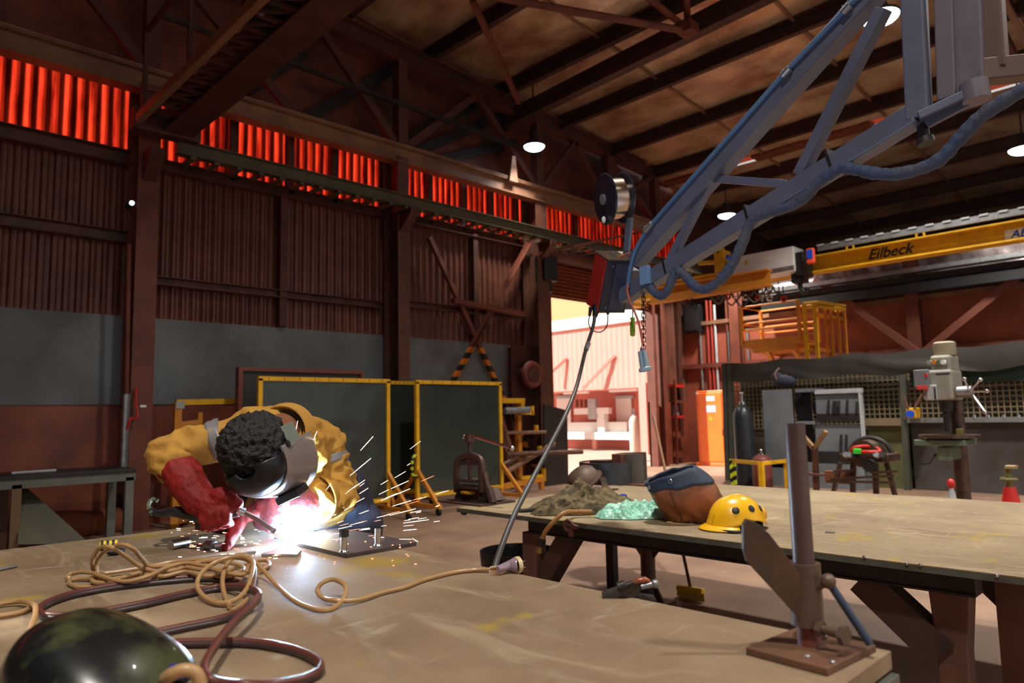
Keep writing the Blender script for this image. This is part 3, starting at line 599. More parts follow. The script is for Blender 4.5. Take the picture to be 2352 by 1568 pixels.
# mesh: crossing wires
M_mesh = mat('mesh_wire', (124, 108, 82), .5, .1)
zm1, zm0 = zc-.35, at(1800, 960, 'x', XQ+.3).z
o = MB(); n = int((ya-yb)/.085)
for i in range(n): y = ya-.085*i; o.bar((XQ+.3, y, zm0-.2), (XQ+.3, y, zm1), .017)
for i in range(int((zm1-zm0)/.085)+3): z = zm0-.2+.085*i; o.bar((XQ+.32, ya, z), (XQ+.32, yb, z), .017)
o.build('wire_mesh', M_mesh, t)
MB().box((XQ+.4, ya-.1, 0), (XQ+.44, yb, zc-.3)).build('backing_sheet', mat('brown_grey_backing', (74, 66, 54), .6, 0, (52, 48, 42), 1.5, .8), t)
M_sheet = mat('scuffed_steel_sheet', (92, 88, 86), .4, .4, (66, 58, 52), 1.3, .9, .05)
M_sheety = mat('yellow_stained_sheet', (118, 112, 58), .5, .1, (82, 82, 60), 1.2, .9)
MB().box((XQ+.14, at(1985, 980, 'x', XQ).y, 0), (XQ+.18, at(2078, 980, 'x', XQ).y, at(2000, 972, 'x', XQ).z)).build('stained_sheet', M_sheety, t)
MB().box((XQ+.14, at(2086, 980, 'x', XQ).y, 0), (XQ+.18, yb, at(2200, 967, 'x', XQ).z)).build('lower_sheet', M_sheet, t)
MB().box((XQ-.02, at(2080, 968, 'x', XQ).y, at(2200, 967, 'x', XQ).z-.02), (XQ+.3, yb, at(2200, 960, 'x', XQ).z)).build('shelf_edge', GALV, t)
MB().box((XQ-.02, at(1985, 968, 'x', XQ).y, at(2000, 972, 'x', XQ).z-.04), (XQ+.3, at(2078, 968, 'x', XQ).y, at(2000, 962, 'x', XQ).z)).build('ledge', M_mesh, t)
for i, x in enumerate((2238, 2270, 2306, 2340)): tag(MB().cyl(at(x, 960, 'x', XQ-.0), at(x, 952, 'x', XQ-.0), .03, .02, 10).build('drill_bit', CHROME), 'small bright metal part lying on the shelf edge behind the drill', 'metal part', 'parts on the shelf edge')
# open grey locker with tool slots
xk = 12.7
t = thing('tool_locker', 'open grey steel locker with tool holders inside its door', 'locker', at(1860, 1090, 'x', xk))
M_lock = mat('locker_blue_grey', (116, 122, 128), .45, .1, (94, 98, 102), 1.5, .7)
o = MB(); pbox(o, 1750, 896, 1828, 1075, 'x', xk, .04); o.build('door', M_lock, t)
o = MB(); pbox(o, 1828, 896, 1872, 1075, 'x', xk+.35, .04); o.build('back_panel', BLACK, t)
for yy in (893, 968): o = MB(); pbox(o, 1826, yy, 1872, yy+6, 'x', xk, .4); o.build('shelf', M_lock, t)
o = MB(); pbox(o, 1872, 900, 1978, 952, 'x', xk+.05, .04); o.build('upper_tool_board', M_lock, t)
o = MB(); pbox(o, 1872, 976, 1984, 1040, 'x', xk+.05, .04); o.build('lower_tool_board', M_lock, t)
o = MB(); pbox(o, 1870, 895, 1978, 901, 'x', xk, .1); pbox(o, 1976, 900, 1984, 1080, 'x', xk, .1); o.build('edge_flange', LGREY, t)
o = MB(); a_, b_ = at(1750, 1072, 'x', xk), at(1984, 1072, 'x', xk); o.box((xk, a_.y, 0), (xk+.4, b_.y, max(a_.z, b_.z)+.03)); o.build('plinth', M_lock, t)
o = MB(); pbox(o, 1874, 950, 1976, 968, 'x', xk+.0, .12); o.build('upper_tool_tray', DARK, t)
o = MB(); pbox(o, 1874, 1036, 1984, 1052, 'x', xk+.0, .12); o.build('lower_tool_tray', DARK, t)
for i, (x, y0, y1) in enumerate(((1903, 918, 950), (1915, 920, 950), (1920, 920, 950), (1927, 920, 950), (1946, 917, 950), (1968, 922, 950), (1932, 998, 1036), (1944, 998, 1036), (1970, 1008, 1036))):
    tag(MB().cyl(at(x, y0, 'x', xk), at(x, y1, 'x', xk), .022, seg=8).build('chisel', DARK), 'slim dark tool standing in the locker holder', 'tool', 'tools in the grey locker')
t = thing('tool_bag', 'dark blue tool bag hung above the grey locker', 'bag', at(1800, 880, 'x', xk+.1))
blob('pouch', MB().ell(at(1803, 876, 'x', xk+.1), .17, .2, .12).ell(at(1785, 868, 'x', xk+.1), .1, .12, .12), mat('navy_canvas', (34, 36, 54), .8), t, .03)
MB().tube(spl([at(1790, 845, 'x', xk+.1), at(1780, 860, 'x', xk), at(1792, 880, 'x', xk), at(1806, 860, 'x', xk+.1)], 6), .02, 6).build('strap', BROWN, t)
# gas cylinders in yellow guard
gas_cylinder('gas_cylinder', 'tall black gas cylinder standing inside the yellow guard frame', at(1715, 1112, 'x', 12.4)*1-V(0, 0, at(1715, 1112, 'x', 12.4).z), 1.55, .185, mat('black_cylinder_paint', (34, 38, 42), .35), CHROME)
b = at(1752, 1100, 'x', 12.1); b.z = 0
gas_cylinder('gas_cylinder', 'low maroon gas cylinder beside the black one', b, .62, .17, mat('maroon_cylinder_paint', (112, 52, 44), .5), CHROME)
xg = 11.9
t = thing('guard_frame', 'yellow guard frame with hazard striped post around the cylinders', 'guard frame', at(1750, 1112, 'x', xg))
zz = at(1750, 1060, 'x', xg).z
c0, c1, c2 = at(1683, 1066, 'x', xg), at(1748, 1066, 'x', xg-.4), at(1806, 1058, 'x', xg+.4); c0.z = c1.z = c2.z = zz
for a, b in ((c0, c1), (c1, c2)): MB().bar(a, b, .06).build('rail', YEL, t)
for q, m_ in ((c0, stripes('lime_hazard_tape', (212, 232, 40), (24, 26, 24), (0, .7, 1), .16)), (c1, YEL), (c2, YEL)): MB().bar(q+V(0, 0, .03), V(q.x, q.y, 0), .08).build('post', m_, t)
# V roller stand
xv = 10.5
t = thing('roller_stand', 'rusty roller stand with V shaped head beyond the far table', 'stand', V(at(1872, 1112, 'x', xv).x, at(1872, 1112, 'x', xv).y, 0))
MB().bar(V(xv, at(1872, 1090, 'x', xv).y, .03), at(1872, 1028, 'x', xv), .07).build('post', BROWN, t)
for a in ((1845, 1002), (1897, 990)): MB().bar(at(1870, 1030, 'x', xv), at(*a, 'x', xv), .09, .05).build('forked_arm', mat('worn_ochre_steel', (150, 118, 76), .5, .2, (104, 80, 60), 8, .7), t)
MB().cyl(at(1872, 1086, 'x', xv)-V(0, 0, .0), at(1872, 1090, 'x', xv), .14, seg=18).build('collar', BROWN, t)
MB().cyl(V(xv, at(1872, 1090, 'x', xv).y, 0), V(xv, at(1872, 1090, 'x', xv).y, .04), .25, .2, 20).build('base', BROWN, t)
# pipe threading machine with red hose
xm = 10.6
pm = at(1985, 1080, 'x', xm); 
t = thing('threading_machine', 'rusty pipe threading machine with coiled red hose on top', 'machine', V(xm, pm.y, 0))
M_mach = mat('oily_brown_machine', (92, 70, 56), .4, .4, (52, 42, 38), 9, .9, .2)
o = MB(); pbox(o, 1925, 1040, 2042, 1062, 'x', xm-.15, .5); o.build('bed', M_mach, t, bevel=.02)
o = MB(); p = at(1992, 1040, 'x', xm); o.cyl(p+V(-.2, 0, 0), p+V(.25, 0, 0), .19, seg=24); o.build('drive_head', M_mach, t, smooth=True)
o = MB(); p = at(1996, 1068, 'x', xm-.3); o.cyl(p, p+V(.1, 0, 0), .075, seg=16); o.torus(p, (1, 0, 0), .075, .02, 18, 6); o.build('chuck', DARK, t, smooth=True)
o = MB(); p = at(2000, 1050, 'x', xm+.1); o.torus(p, (1, .1, 0), .28, .03, 22, 8, .2, PI-.1); o.build('guard_arch', DARK, t, smooth=True)
for a, b in (((1930, 1062), (1905, 1112)), ((2036, 1062), (2060, 1112)), ((1960, 1062), (1955, 1112)), ((2010, 1062), (2010, 1112))): MB().bar(at(*a, 'x', xm), V(xm, at(*b, 'x', xm).y, .0), .07, .05).build('leg', M_mach, t)
for a, b in (((1908, 1100), (2052, 1092)), ((1900, 1104), (2040, 1108)), ((1915, 1082), (1960, 1080)), ((2000, 1085), (2060, 1082))): MB().bar(at(*a, 'x', xm-.25), at(*b, 'x', xm-.25), .05, .03).build('brace', M_mach, t)
o = MB(); pbox(o, 1893, 1081, 1960, 1112, 'x', xm+.2, .1); o.build('side_panel', mat('rust_orange_panel', (138, 84, 52), .6, 0, (110, 66, 44), 4, .7), t)
p = at(1985, 1036, 'x', xm-.2)
o = MB(); o.tube(spl([p+V(0, .2, -.05), p+V(-.1, .1, .05), p+V(0, -.05, .07), p+V(.1, -.15, .03), p+V(-.05, -.2, 0), p+V(-.1, -.02, .0), p+V(0, .15, -.02)], 8), .022, 8); o.build('red_hose', REDP, t, smooth=True)
o = MB(); p2 = at(1969, 1036, 'x', xm-.32); o.box(p2-V(.03, .05, .035), p2+V(.03, .05, .035)); o.build('green_tag', mat('bright_green_tag', (60, 214, 60), .5), t, bevel=.01)
for x in (1945, 1955, 1966, 2015, 2030): p = at(x, 1046, 'x', xm-.25); MB().cyl(p, p+V(-.05, 0, .02), .04, seg=12).build('fitting', GALV if x % 2 else DARK, t, smooth=True)
# drill press
xd = 10.2
pb = at(2180, 1140, 'x', xd); yd = at(2175, 900, 'x', xd).y
t = thing('drill_press', 'tall pale grey pillar drill press at the right', 'drill press', V(xd+.1, yd, 0))
M_dp = mat('drill_pale_grey', (150, 148, 138), .4, 0, (124, 120, 110), 4, .6)
D = lambda x, y, d=0: at(x, y, 'x', xd+d)
def dbox(x0, y0, x1, y1, d0, d1): a, b = D(x0, y0), D(x1, y1); return MB().box((xd+d0, a.y, a.z), (xd+d1, b.y, b.z))
dbox(2126, 852, 2200, 918, -.2, .3).build('head', M_dp, t, bevel=.03)
dbox(2140, 818, 2190, 852, -.1, .3).build('belt_cover', M_dp, t, bevel=.03)
o = MB(); c = D(2170, 806, .12); o.lathe([(.001, .12), (.1, .12), (.13, .1), (.13, -.02), (.12, -.06)], c, seg=22); o.build('motor', mat('pale_khaki_motor', (142, 134, 112), .5), t, smooth=True)
for x, m_ in ((2136, M_dp), (2148, YELW), (2158, GREENP), (2168, WHITE)): p = D(x, 832, -.12); MB().cyl(p, p+V(-.05, 0, 0), .028, seg=12).build('switch_knob', m_, t, smooth=True)
dbox(2112, 851, 2148, 888, -.27, -.02).build('control_box', GREY, t, bevel=.01)
p = D(2128, 862, -.28); MB().cyl(p, p+V(-.03, 0, 0), .02).build('red_button', REDP, t, smooth=True)
dbox(2120, 886, 2146, 894, -.28, -.03).build('red_handle', mat('pinkred_grip', (206, 60, 70), .5), t, bevel=.01)
p = D(2165, 858, -.21)
for i, (dy, dz, w_, h_) in enumerate(((0, 0, .16, .015),)): MB().box(p+V(0, w_/2, -h_/2), p+V(.01, -w_/2, h_/2)).build('name_strip', DARK, t)
dbox(2140, 885, 2166, 918, -.24, -.2).build('quill_guard', LGREY, t, bevel=.01); dbox(2158, 890, 2164, 918, -.25, -.24).build('quill_slot', DARK, t)
o = MB(); c = D(2200, 900, -.05); o.cyl(c, c+V(-.02, -.16, .0), .07, seg=18); o.build('feed_hub', GALV, t, smooth=True)
for q in ((2252, 872), (2267, 898), (2262, 946), (2215, 870)): o = MB(); o.tube([c+V(-.05, -.14, 0), at(*q, 'x', xd-.15)], .012, 8); o.ell(at(*q, 'x', xd-.15), .025, .025, .025); o.build('feed_handle', CHROME, t, smooth=True)
o = MB(); o.cyl(D(2172, 918, 0), D(2174, 945, 0), .09, .07, 16); o.cyl(D(2174, 945, 0), D(2175, 990, 0), .05, .03, 12); o.build('spindle', DARK, t, smooth=True)
o = MB(); o.cyl((xd+.35, yd, .05), (xd+.35, yd, D(2170, 850).z), .085, seg=18); o.build('column', M_mach, t, smooth=True)
o = MB(); c = D(2180, 1005, .0); o.cyl(c, c+V(0, 0, .04), .34, seg=28); o.build('round_table', M_mach, t, smooth=True)
dbox(2112, 1008, 2230, 1022, -.25, .3).build('machine_table', GREENP, t, bevel=.01)
dbox(2160, 1024, 2195, 1056, -.15, .3).build('table_bracket', GREENP, t, bevel=.02)
o = MB(); o.tube([D(2112, 1066, -.15), D(2135, 1064, -.15), D(2150, 1042, -.1)], .014, 8); o.build('crank_handle', DARK, t)
dbox(2205, 983, 2222, 1008, -.2, -.1).build('vice_block', M_sheety, t, bevel=.01)
o = MB(); o.box((xd-.25, yd+.3, 0), (xd+.55, yd-.3, .06)); o.build('base', GREENP, t, bevel=.02)
# yellow stop box on the post
t = thing('stop_button_box', 'small yellow stop box with blue button on the booth post', 'switch box', at(2092, 948, 'x', 12.9))
o = MB(); pbox(o, 2080, 936, 2104, 960, 'x', 12.9, .26); o.build('case', YEL, t, bevel=.02)
p = at(2092, 950, 'x', 12.88); MB().cyl(p, p+V(-.05, 0, 0), .06, seg=16).build('button', BLUE, t, smooth=True)
for q in (((2075, 910), (2086, 938)), ((2118, 905), (2100, 938))): MB().tube([at(*q[0], 'x', 12.95), at(*q[1], 'x', 12.9)], .02, 6).build('cable', BROWN, t)
# red jack stand and bottle jack beyond the table
xj = 8.2
t = thing('jack_stand', 'red screw jack stand at the right edge behind the far table', 'jack', V(xj, at(2322, 1140, 'x', xj).y, 0)); J = lambda x, y: at(x, y, 'x', xj)
c = J(2322, 1150); o = MB(); o.lathe([(.16, 0), (.16, .03), (.05, J(2322, 1118).z), (.001, J(2322, 1118).z)], V(xj, c.y, 0), seg=18); o.build('red_cone', REDP, t, smooth=True)
o = MB(); o.cyl(V(xj, c.y, J(2322, 1118).z-.02), V(xj, c.y, J(2322, 1076).z), .03, seg=12); o.torus(V(xj, c.y, J(2322, 1100).z), (0, 0, 1), .06, .016, 16, 6); o.build('screw', M_sheety, t, smooth=True)
o = MB(); a, b = J(2310, 1068), J(2336, 1076); o.box((xj-.06, a.y, a.z), (xj+.06, b.y, b.z)); o.build('head_plate', mat('worn_brass', (170, 150, 110), .4, .5), t, bevel=.005)
xj2 = 7.5
c = at(2187, 1140, 'x', xj2)
t = thing('paint_marker', 'red capped slim bottle standing behind the far table edge', 'bottle', V(xj2, c.y, 0))
zz = at(2187, 1118, 'x', xj2).z; o = MB(); o.lathe([(.04, 0), (.04, zz-.12), (.018, zz-.02), (.018, zz)], V(xj2, c.y, 0), seg=14); o.build('body', LGREY, t, smooth=True)
o = MB(); o.ell(V(xj2, c.y, zz+.03), .035, .035, .045); o.build('cap', REDP, t, smooth=True)
# ================================================================== LEFT SIDE OF THE HALL
# near overhead crane with lattice walkway at the top left
zc2 = 5.33
t = thing('walkway_crane', 'dark crane bridge with lattice walkway at the top left', 'crane', (3, 8, zc2))
xr_ = at(339, 383, 'z', zc2).x; xl_ = at(305, 373, 'z', zc2).x; xs_ = at(267, 334, 'z', zc2).x
ye = 9.9
o = MB(); o.box((xl_, -9, zc2), (xr_, ye, zc2+.45)); o.box((xl_-.08, -9, zc2-.02), (xr_+.08, ye, zc2)); o.build('girder', RUSTD, t)
o = MB(); o.box((xs_-.05, -9, zc2), (xs_+.03, ye, zc2+.12)); o.build('walkway_rail', M_chord, t)
o = MB()
for i in range(60):
    y = ye-.2-.3*i; o.bar((xs_, y, zc2+.05), (xl_, y-.0, zc2+.05), .04)
    o.bar((xs_, y, zc2+.05), (xl_, y-.3, zc2+.05), .03)
o.build('lattice', RUSTD, t)
for i, (yy, h) in enumerate(((9.0, .25), (6.6, .3), (5.5, .3))): MB().box((xs_+.1, yy-.35, zc2+.12), (xl_-.05, yy+.3, zc2+.12+h)).build('drive_unit', DARK, t, bevel=.04)
o = MB(); o.box((xs_-.06, ye-.12, zc2-.06), (xr_+.2, ye+.12, zc2+.25)); o.build('end_carriage', RUSTD, t, bevel=.02)
MB().bar((xs_-.0, -9, zc2+1.2), (xs_-.0, ye-.2, zc2+1.2), .05).build('handrail', RUSTD, t)
for i in range(9): y = ye-.3-i*1.6; MB().bar((xs_, y, zc2+.1), (xs_, y, zc2+1.2), .05).build('handrail_post', RUSTD, t)

# conduit at the first column
tag(MB().tube([at(296, 560, 'y', 10.1), at(291, 905, 'y', 10.1)], .03, 8).build('wall_conduit', RUST, smooth=True), 'thin rust red conduit left of the rust red column', 'pipe')
tag(MB().tube([at(291, 905, 'y', 10.1), at(284, 1075, 'y', 10.1)], .045, 8).build('downpipe', GALV, smooth=True), 'grey pipe standing left of the rust red column', 'pipe')
tag(MB().tube(spl([at(291, 985, 'y', 10.05), at(300, 962, 'y', 10.0), at(316, 958, 'y', 10.05), at(312, 925, 'y', 10.1), at(313, 890, 'y', 10.12)], 6), .016, 6).build('cable', REDP, smooth=True), 'short red cable on the side of the rust red column', 'cable')
tag(MB().box(at(322, 930, 'y', 10.19), at(336, 935, 'y', 10.185)).build('tag_plate', WHITE), 'small white tag on the rust red column', 'tag')
t = thing('spotlight', 'tiny white work light high on the left wall', 'light', at(303, 466, 'y', 10.5))
o = MB(); p = at(303, 466, 'y', 10.4); o.ell(p, .03, .03, .03); o.build('lens', mat('spot_glow', (255, 255, 255), .5, emit=(240, 246, 255), estr=6), t); MB().cyl(p+V(0, .02, 0), p+V(0, .2, 0), .035).build('housing', DARK, t)
t = thing('hose_reel', 'dim red hose reel on the wall beside the roller door', 'hose reel', at(1222, 860, 'y', 10.2))
p = at(1222, 860, 'y', 10.2); o = MB(); o.torus(p, (0, 1, 0), .22, .07, 24, 8); o.build('coiled_hose', mat('dim_red_hose', (104, 40, 34), .6), t, smooth=True); o = MB(); o.cyl(p+V(0, -.06, 0), p+V(0, .3, 0), .17, seg=20); o.build('drum', RUSTD, t, smooth=True)
o = MB(); o.box(p+V(-.3, .3, -1.2), p+V(.35, .4, .6)); o.build('mounting_board', RUSTD, t)

# steel bench at the far left
zb_ = .95
c0, c1 = at(315, 1073, 'z', zb_), at(0, 1103, 'z', zb_)
yb0 = 9.25
xe = at(312, 1080, 'y', yb0).x; zb_ = at(312, 1075, 'y', yb0).z
xl0 = -1.5
t = thing('wall_bench', 'grey framed steel bench against the left wall', 'bench', (1.8, yb0, 0))
M_bf = mat('bench_grey_green', (110, 112, 102), .5, .1, (86, 84, 76), 3, .8)
MB().box((xl0, yb0-.02, zb_-.045), (xe, yb0+.8, zb_)).build('bench_top', DARK, t, bevel=.004)
o = MB(); o.box((xl0, yb0, zb_-.14), (xe, yb0+.06, zb_-.045)); o.build('front_rail', M_bf, t); o = MB(); o.box((xl0, yb0+.72, zb_-.14), (xe, yb0+.78, zb_-.045)); o.build('back_rail', M_bf, t)
for x in (xe-.06, at(35, 1200, 'y', yb0).x):
    for y in (yb0, yb0+.7): MB().box((x-.045, y, 0), (x+.045, y+.08, zb_-.1)).build('leg', M_bf if x > 2 else mat('brown_bench_leg', (112, 84, 62), .55), t)
p = at(25, 1072, 'y', yb0+.4); q = at(128, 1066, 'y', yb0+.4); p.z = q.z = zb_+.012
tag(MB().bar(p, q, .1, .024).build('steel_strip', GALV, bevel=.003), 'bright flat steel strip on the grey bench', 'steel strip')
tag(MB().prism([at(48, 1122, 'y', yb0+.30), at(65, 1122, 'y', yb0+.30), at(205, 1247, 'y', yb0-.1), at(40, 1250, 'y', yb0-.1)], (0, .03, 0)).build('offcut_plate', mat('olive_steel_offcut', (84, 78, 58), .55, .2, (62, 60, 48), 3, .8)), 'triangular olive steel offcut leaning under the grey bench', 'steel plate')
tag(blob('sandbag_heap', MB().ell(V(2.1, 10.35, .14), .7, .22, .2).ell(V(2.7, 10.4, .12), .4, .2, .2).ell(V(1.5, 10.4, .12), .4, .2, .16), mat('rust_cloth', (136, 72, 42), .8, 0, (92, 50, 32), 6, .7), None, .03), 'rust coloured heap on the floor under the grey bench', 'heap')

# left yellow pipe rack behind the welder
yr_ = 9.9
t = thing('pipe_rack', 'yellow pipe rack standing behind the welder at the left wall', 'rack', at(420, 1200, 'y', yr_))
MB().bar(V(at(408, 925, 'y', yr_).x, yr_, 0), at(408, 925, 'y', yr_), .09).build('upright', YELW, t)
MB().bar(V(at(428, 965, 'y', yr_).x, yr_+.3, 0), at(428, 965, 'y', yr_)+V(0, .3, 0), .08).build('upright', YELW, t)
MB().bar(at(404, 924, 'y', yr_), at(548, 921, 'y', yr_), .075).build('top_rail', YEL, t)
for y in (975, 1050, 1150): o = MB(); a = at(410, y, 'y', yr_); o.bar(a, a+V(.28, -.02, .03), .07); o.box(a+V(.24, -.04, 0), a+V(.3, .04, .16)); o.build('arm', YELW, t)
MB().bar(at(400, 1195, 'y', yr_-.3), at(430, 1190, 'y', yr_+.5), .09).build('foot', YELW, t)
o = MB(); a, b = at(405, 922, 'y', yr_-.06), at(424, 938, 'y', yr_-.06); o.box(a, b+V(0, .05, 0)); o.build('clamp_plate', GALV, t)
# brown leaning panels behind the welder
t = thing('leaning_panel', 'dark panel in a brown frame leaning behind the yellow screens', 'panel', at(690, 1150, 'y', 9.5))
a, b = at(555, 853, 'y', 9.5), at(826, 858, 'y', 9.5)
zt3 = (a.z+b.z)/2
MB().box((a.x, 9.5, .05), (b.x, 9.54, zt3)).build('sheet', mat('dark_grey_sheet', (54, 52, 50), .5, 0, (40, 40, 38), 2, .6), t)
o = MB(); o.box((a.x-.06, 9.45, 0), (a.x, 9.56, zt3+.05)); o.box((b.x, 9.45, 0), (b.x+.05, 9.56, zt3+.05)); o.box((a.x, 9.45, zt3), (b.x, 9.56, zt3+.05)); o.build('frame', mat('maroon_frame', (120, 62, 50), .5), t)

# welding screens
M_scr = mat('dark_green_welding_screen', (50, 58, 52), .22, 0, (36, 42, 38), .9, .8, .25, 1.6, (1, 1, .5), coat=.2)
def screen(name_lab, xa, xb, y, ztop, zbot, ang=0, feet=(1, 1), fl=1.0):
    t = thing('welding_screen', name_lab, 'welding screen', ((xa+xb)/2, y, 0))
    MB().grid(lambda u, v: (xa+.03+(xb-xa-.06)*u, y+.012*mnoise.noise(V(u*4, v*5, xa)), zbot+.05+(ztop-zbot-.07)*v), 24, 18).build('curtain', M_scr, t, smooth='all')
    for x in (xa, xb): MB().bar((x, y, zbot-.0), (x, y, ztop), .055).build('post', YEL, t)
    MB().bar((xa-.027, y, ztop), (xb+.027, y, ztop), .055).build('top_rail', YEL, t)
    MB().bar((xa, y, zbot+.02), (xb, y, zbot+.02), .06).build('bottom_rail', YEL, t)
    o = MB()
    for i in range(9): x = xa+(xb-xa)*(i+.5)/9; o.torus((x, y, ztop), (1, 0, 0), .032, .004, 12, 5)
    o.build('cable_tie', BLACK, t)
    for x, f in zip((xa, xb), feet):
        if not f: continue
        o = MB()
        for s in (-1, 1): o.bar((x, y, .62), (x+.1*s*0, y+s*.5*fl, .13), .05)
        o.bar((x, y-.55*fl, .12), (x, y+.55*fl, .12), .055); o.bar((x, y, .12), (x, y, .3), .05); o.build('foot', YELW, t)
        for s in (-1, 1):
            MB().cyl((x-.02, y+s*.5*fl, .05), (x+.02, y+s*.5*fl, .05), .05, seg=16).build('caster', BLACK, t, smooth=True)
    return t
ysA = 8.6
xa, xb = at(597, 868, 'y', ysA).x, at(890, 876, 'y', ysA).x
screen('wide dark green welding screen in a yellow frame behind the welder', xa, xb, ysA, at(745, 872, 'y', ysA).z, .22)
xa2, xb2 = at(957, 876, 'y', ysA).x, at(1147, 882, 'y', ysA).x
screen('dark green welding screen in a yellow frame nearest the roller door', xa2, xb2, ysA, at(1050, 879, 'y', ysA).z, .22, 0, (1, 1))
screen('welding screen set back between the two yellow framed screens', at(880, 880, 'y', 9.3).x, at(968, 880, 'y', 9.3).x, 9.3, at(925, 879, 'y', 9.3).z, .22, 0, (1, 1), .5)
o = MB(); p = at(955, 1050, 'y', ysA-.03); o.tube(spl([p+V(0, 0, .05), p+V(-.08, -.02, -.05), p+V(-.06, 0, -.25), p+V(.02, 0, -.28)], 6), .025, 6)
tag(o.build('hazard_strap', stripes('lime_black_strap', (190, 200, 40), (24, 24, 20), (0, 0, 1), .09), smooth=True), 'lime and black strap tied to the left post of the far screen', 'strap')

# right rack with steel lengths
yk = 9.3
K = lambda x, y, d=0: at(x, y, 'y', yk)+V(0, d, 0)
t = thing('steel_rack', 'yellow cantilever rack of steel lengths beside the roller door', 'rack', V(K(1210, 1100).x, yk, 0))
MB().bar(K(1150, 920), K(1202, 920), .09).build('top_arm', YEL, t); MB().bar(K(1198, 920), K(1198, 938), .08).build('top_stop', YEL, t)
a = K(1198, 930); MB().bar(V(a.x, yk+.1, 0), V(a.x, yk+.1, a.z+.1), .09).build('upright', YELW, t)
for (x, y) in ((1222, 948), (1232, 992), (1240, 1040), (1249, 1092)):
    o = MB(); p = K(x, y); q = V(K(1196, y).x, yk, p.z); o.bar(q, p, .06); o.box(p-V(.03, .03, .04), p+V(.03, .03, .13)); o.build('arm', YEL, t)
o = MB(); o.bar(K(1150, 1118), K(1250, 1098), .09); o.box(K(1243, 1098)-V(.04, .04, .2), K(1243, 1098)+V(.04, .04, .0)); o.build('base', YELW, t)
M_len = mat('rusty_steel_length', (112, 78, 60), .5, .3, (78, 54, 44), 6, .8)
M_lenl = mat('pale_rusty_length', (146, 112, 92), .45, .3, (112, 84, 68), 6, .8)
for i, (p, q, r_, m_, lb) in enumerate(((K(1150, 944, -.1), K(1206, 941, -.1), .06, GREY, 'grey steel tube lying topmost on the yellow steel rack'), (K(1152, 994, -.1), K(1244, 992, -.1), .035, M_lenl, 'brown tube on the second arm of the yellow steel rack'),
        (K(1150, 1042, -.15), K(1292, 1036, -.5), .045, M_len, 'long rusty tube sticking far out of the yellow steel rack'), (K(1150, 1085, -.1), K(1264, 1018, -.1), .05, M_lenl, 'tilted rusty tube leaning across the yellow steel rack'), (K(1152, 1075, .1), K(1210, 1045, .1), .05, M_len, 'short rusty tube leaning low on the yellow steel rack'))):
    tag(MB().tube([p, q], r_, 10).build('steel_tube', m_, smooth=True), lb, 'steel tube', 'tubes on the yellow steel rack')
for i, (x, y) in enumerate(((1165, 965), (1178, 1000), (1205, 1010), (1216, 960), (1228, 1020))):
    tag(MB().bar(V(K(x, y).x+.1, yk+.45, .02), V(K(x, y).x, yk+.6+.1*i, 2.0-.1*i), .06).build('steel_bar', (RUST, M_len)[i % 2]), 'rusty steel bar standing upright behind the yellow steel rack', 'steel bar', 'bars behind the yellow steel rack')
# black board by the door
yq = 9.6
t = thing('black_board', 'large black steel board standing at the left edge of the doorway', 'board', V(at(1280, 1100, 'y', yq).x, yq, 0))
P4 = [at(1250, 928, 'y', yq), at(1303, 942, 'y', yq), at(1306, 1112, 'y', yq), at(1250, 1104, 'y', yq)]
P4[2].z = P4[3].z = .01
MB().prism(P4, (0, .04, 0)).build('sheet', mat('black_board_sheet', (46, 40, 36), .5, 0, (34, 30, 28), 2, .6), t)
MB().bar(V(P4[1].x-.05, yq+.04, .02), V(P4[1].x-.05, yq+.5, .02), .05).build('foot', DARK, t)

# high bay lamps
M_glow = mat('lamp_glow', (255, 255, 255), .5, emit=(235, 246, 255), estr=14)
for (x, y, wpx, lb) in ((1227, 336, 46, 'round high bay lamp beside the wall truss'), (1669, 494, 0, 'round high bay lamp half hidden behind the blue boom'), (2022, 38, 0, 'round high bay lamp cut by the strut of the blue boom'), (2350, 342, 0, 'round high bay lamp at the right edge')):
    p = roof_at(x, y, -1.5); t = thing('high_bay_lamp', lb, 'lamp', p, 'high bay lamps')
    r_ = .21 if x < 2000 else .24
    MB().lathe([(.001, -r_*.42)]+[(r_*math.sin(q), -r_*.42*math.cos(q)) for q in [PI/2*k_/8 for k_ in range(1, 9)]], p, seg=28).build('diffuser', M_glow, t)
    o = MB(); o.lathe([(r_*1.04, -.01), (r_*1.06, .03), (.12, .12), (.09, .2), (.09, .3), (.001, .3)], p, seg=28); o.build('reflector', DARK, t, smooth=True)
    o = MB(); o.cyl(p+V(0, 0, .3), V(p.x, p.y, roofz(p.x)), .015, seg=8); o.build('suspension_rod', DARK, t)
    l = bpy.data.lights.new('lamp_light', 'AREA'); l.shape = 'DISK'; l.size = .4; l.energy = 70 if x == 1227 else 260; l.color = (1.0, .95, .87); l.spread = math.radians(112)
    lo = bpy.data.objects.new('lamp_light', l); COL.objects.link(lo); lo.location = p-V(0, 0, .13)
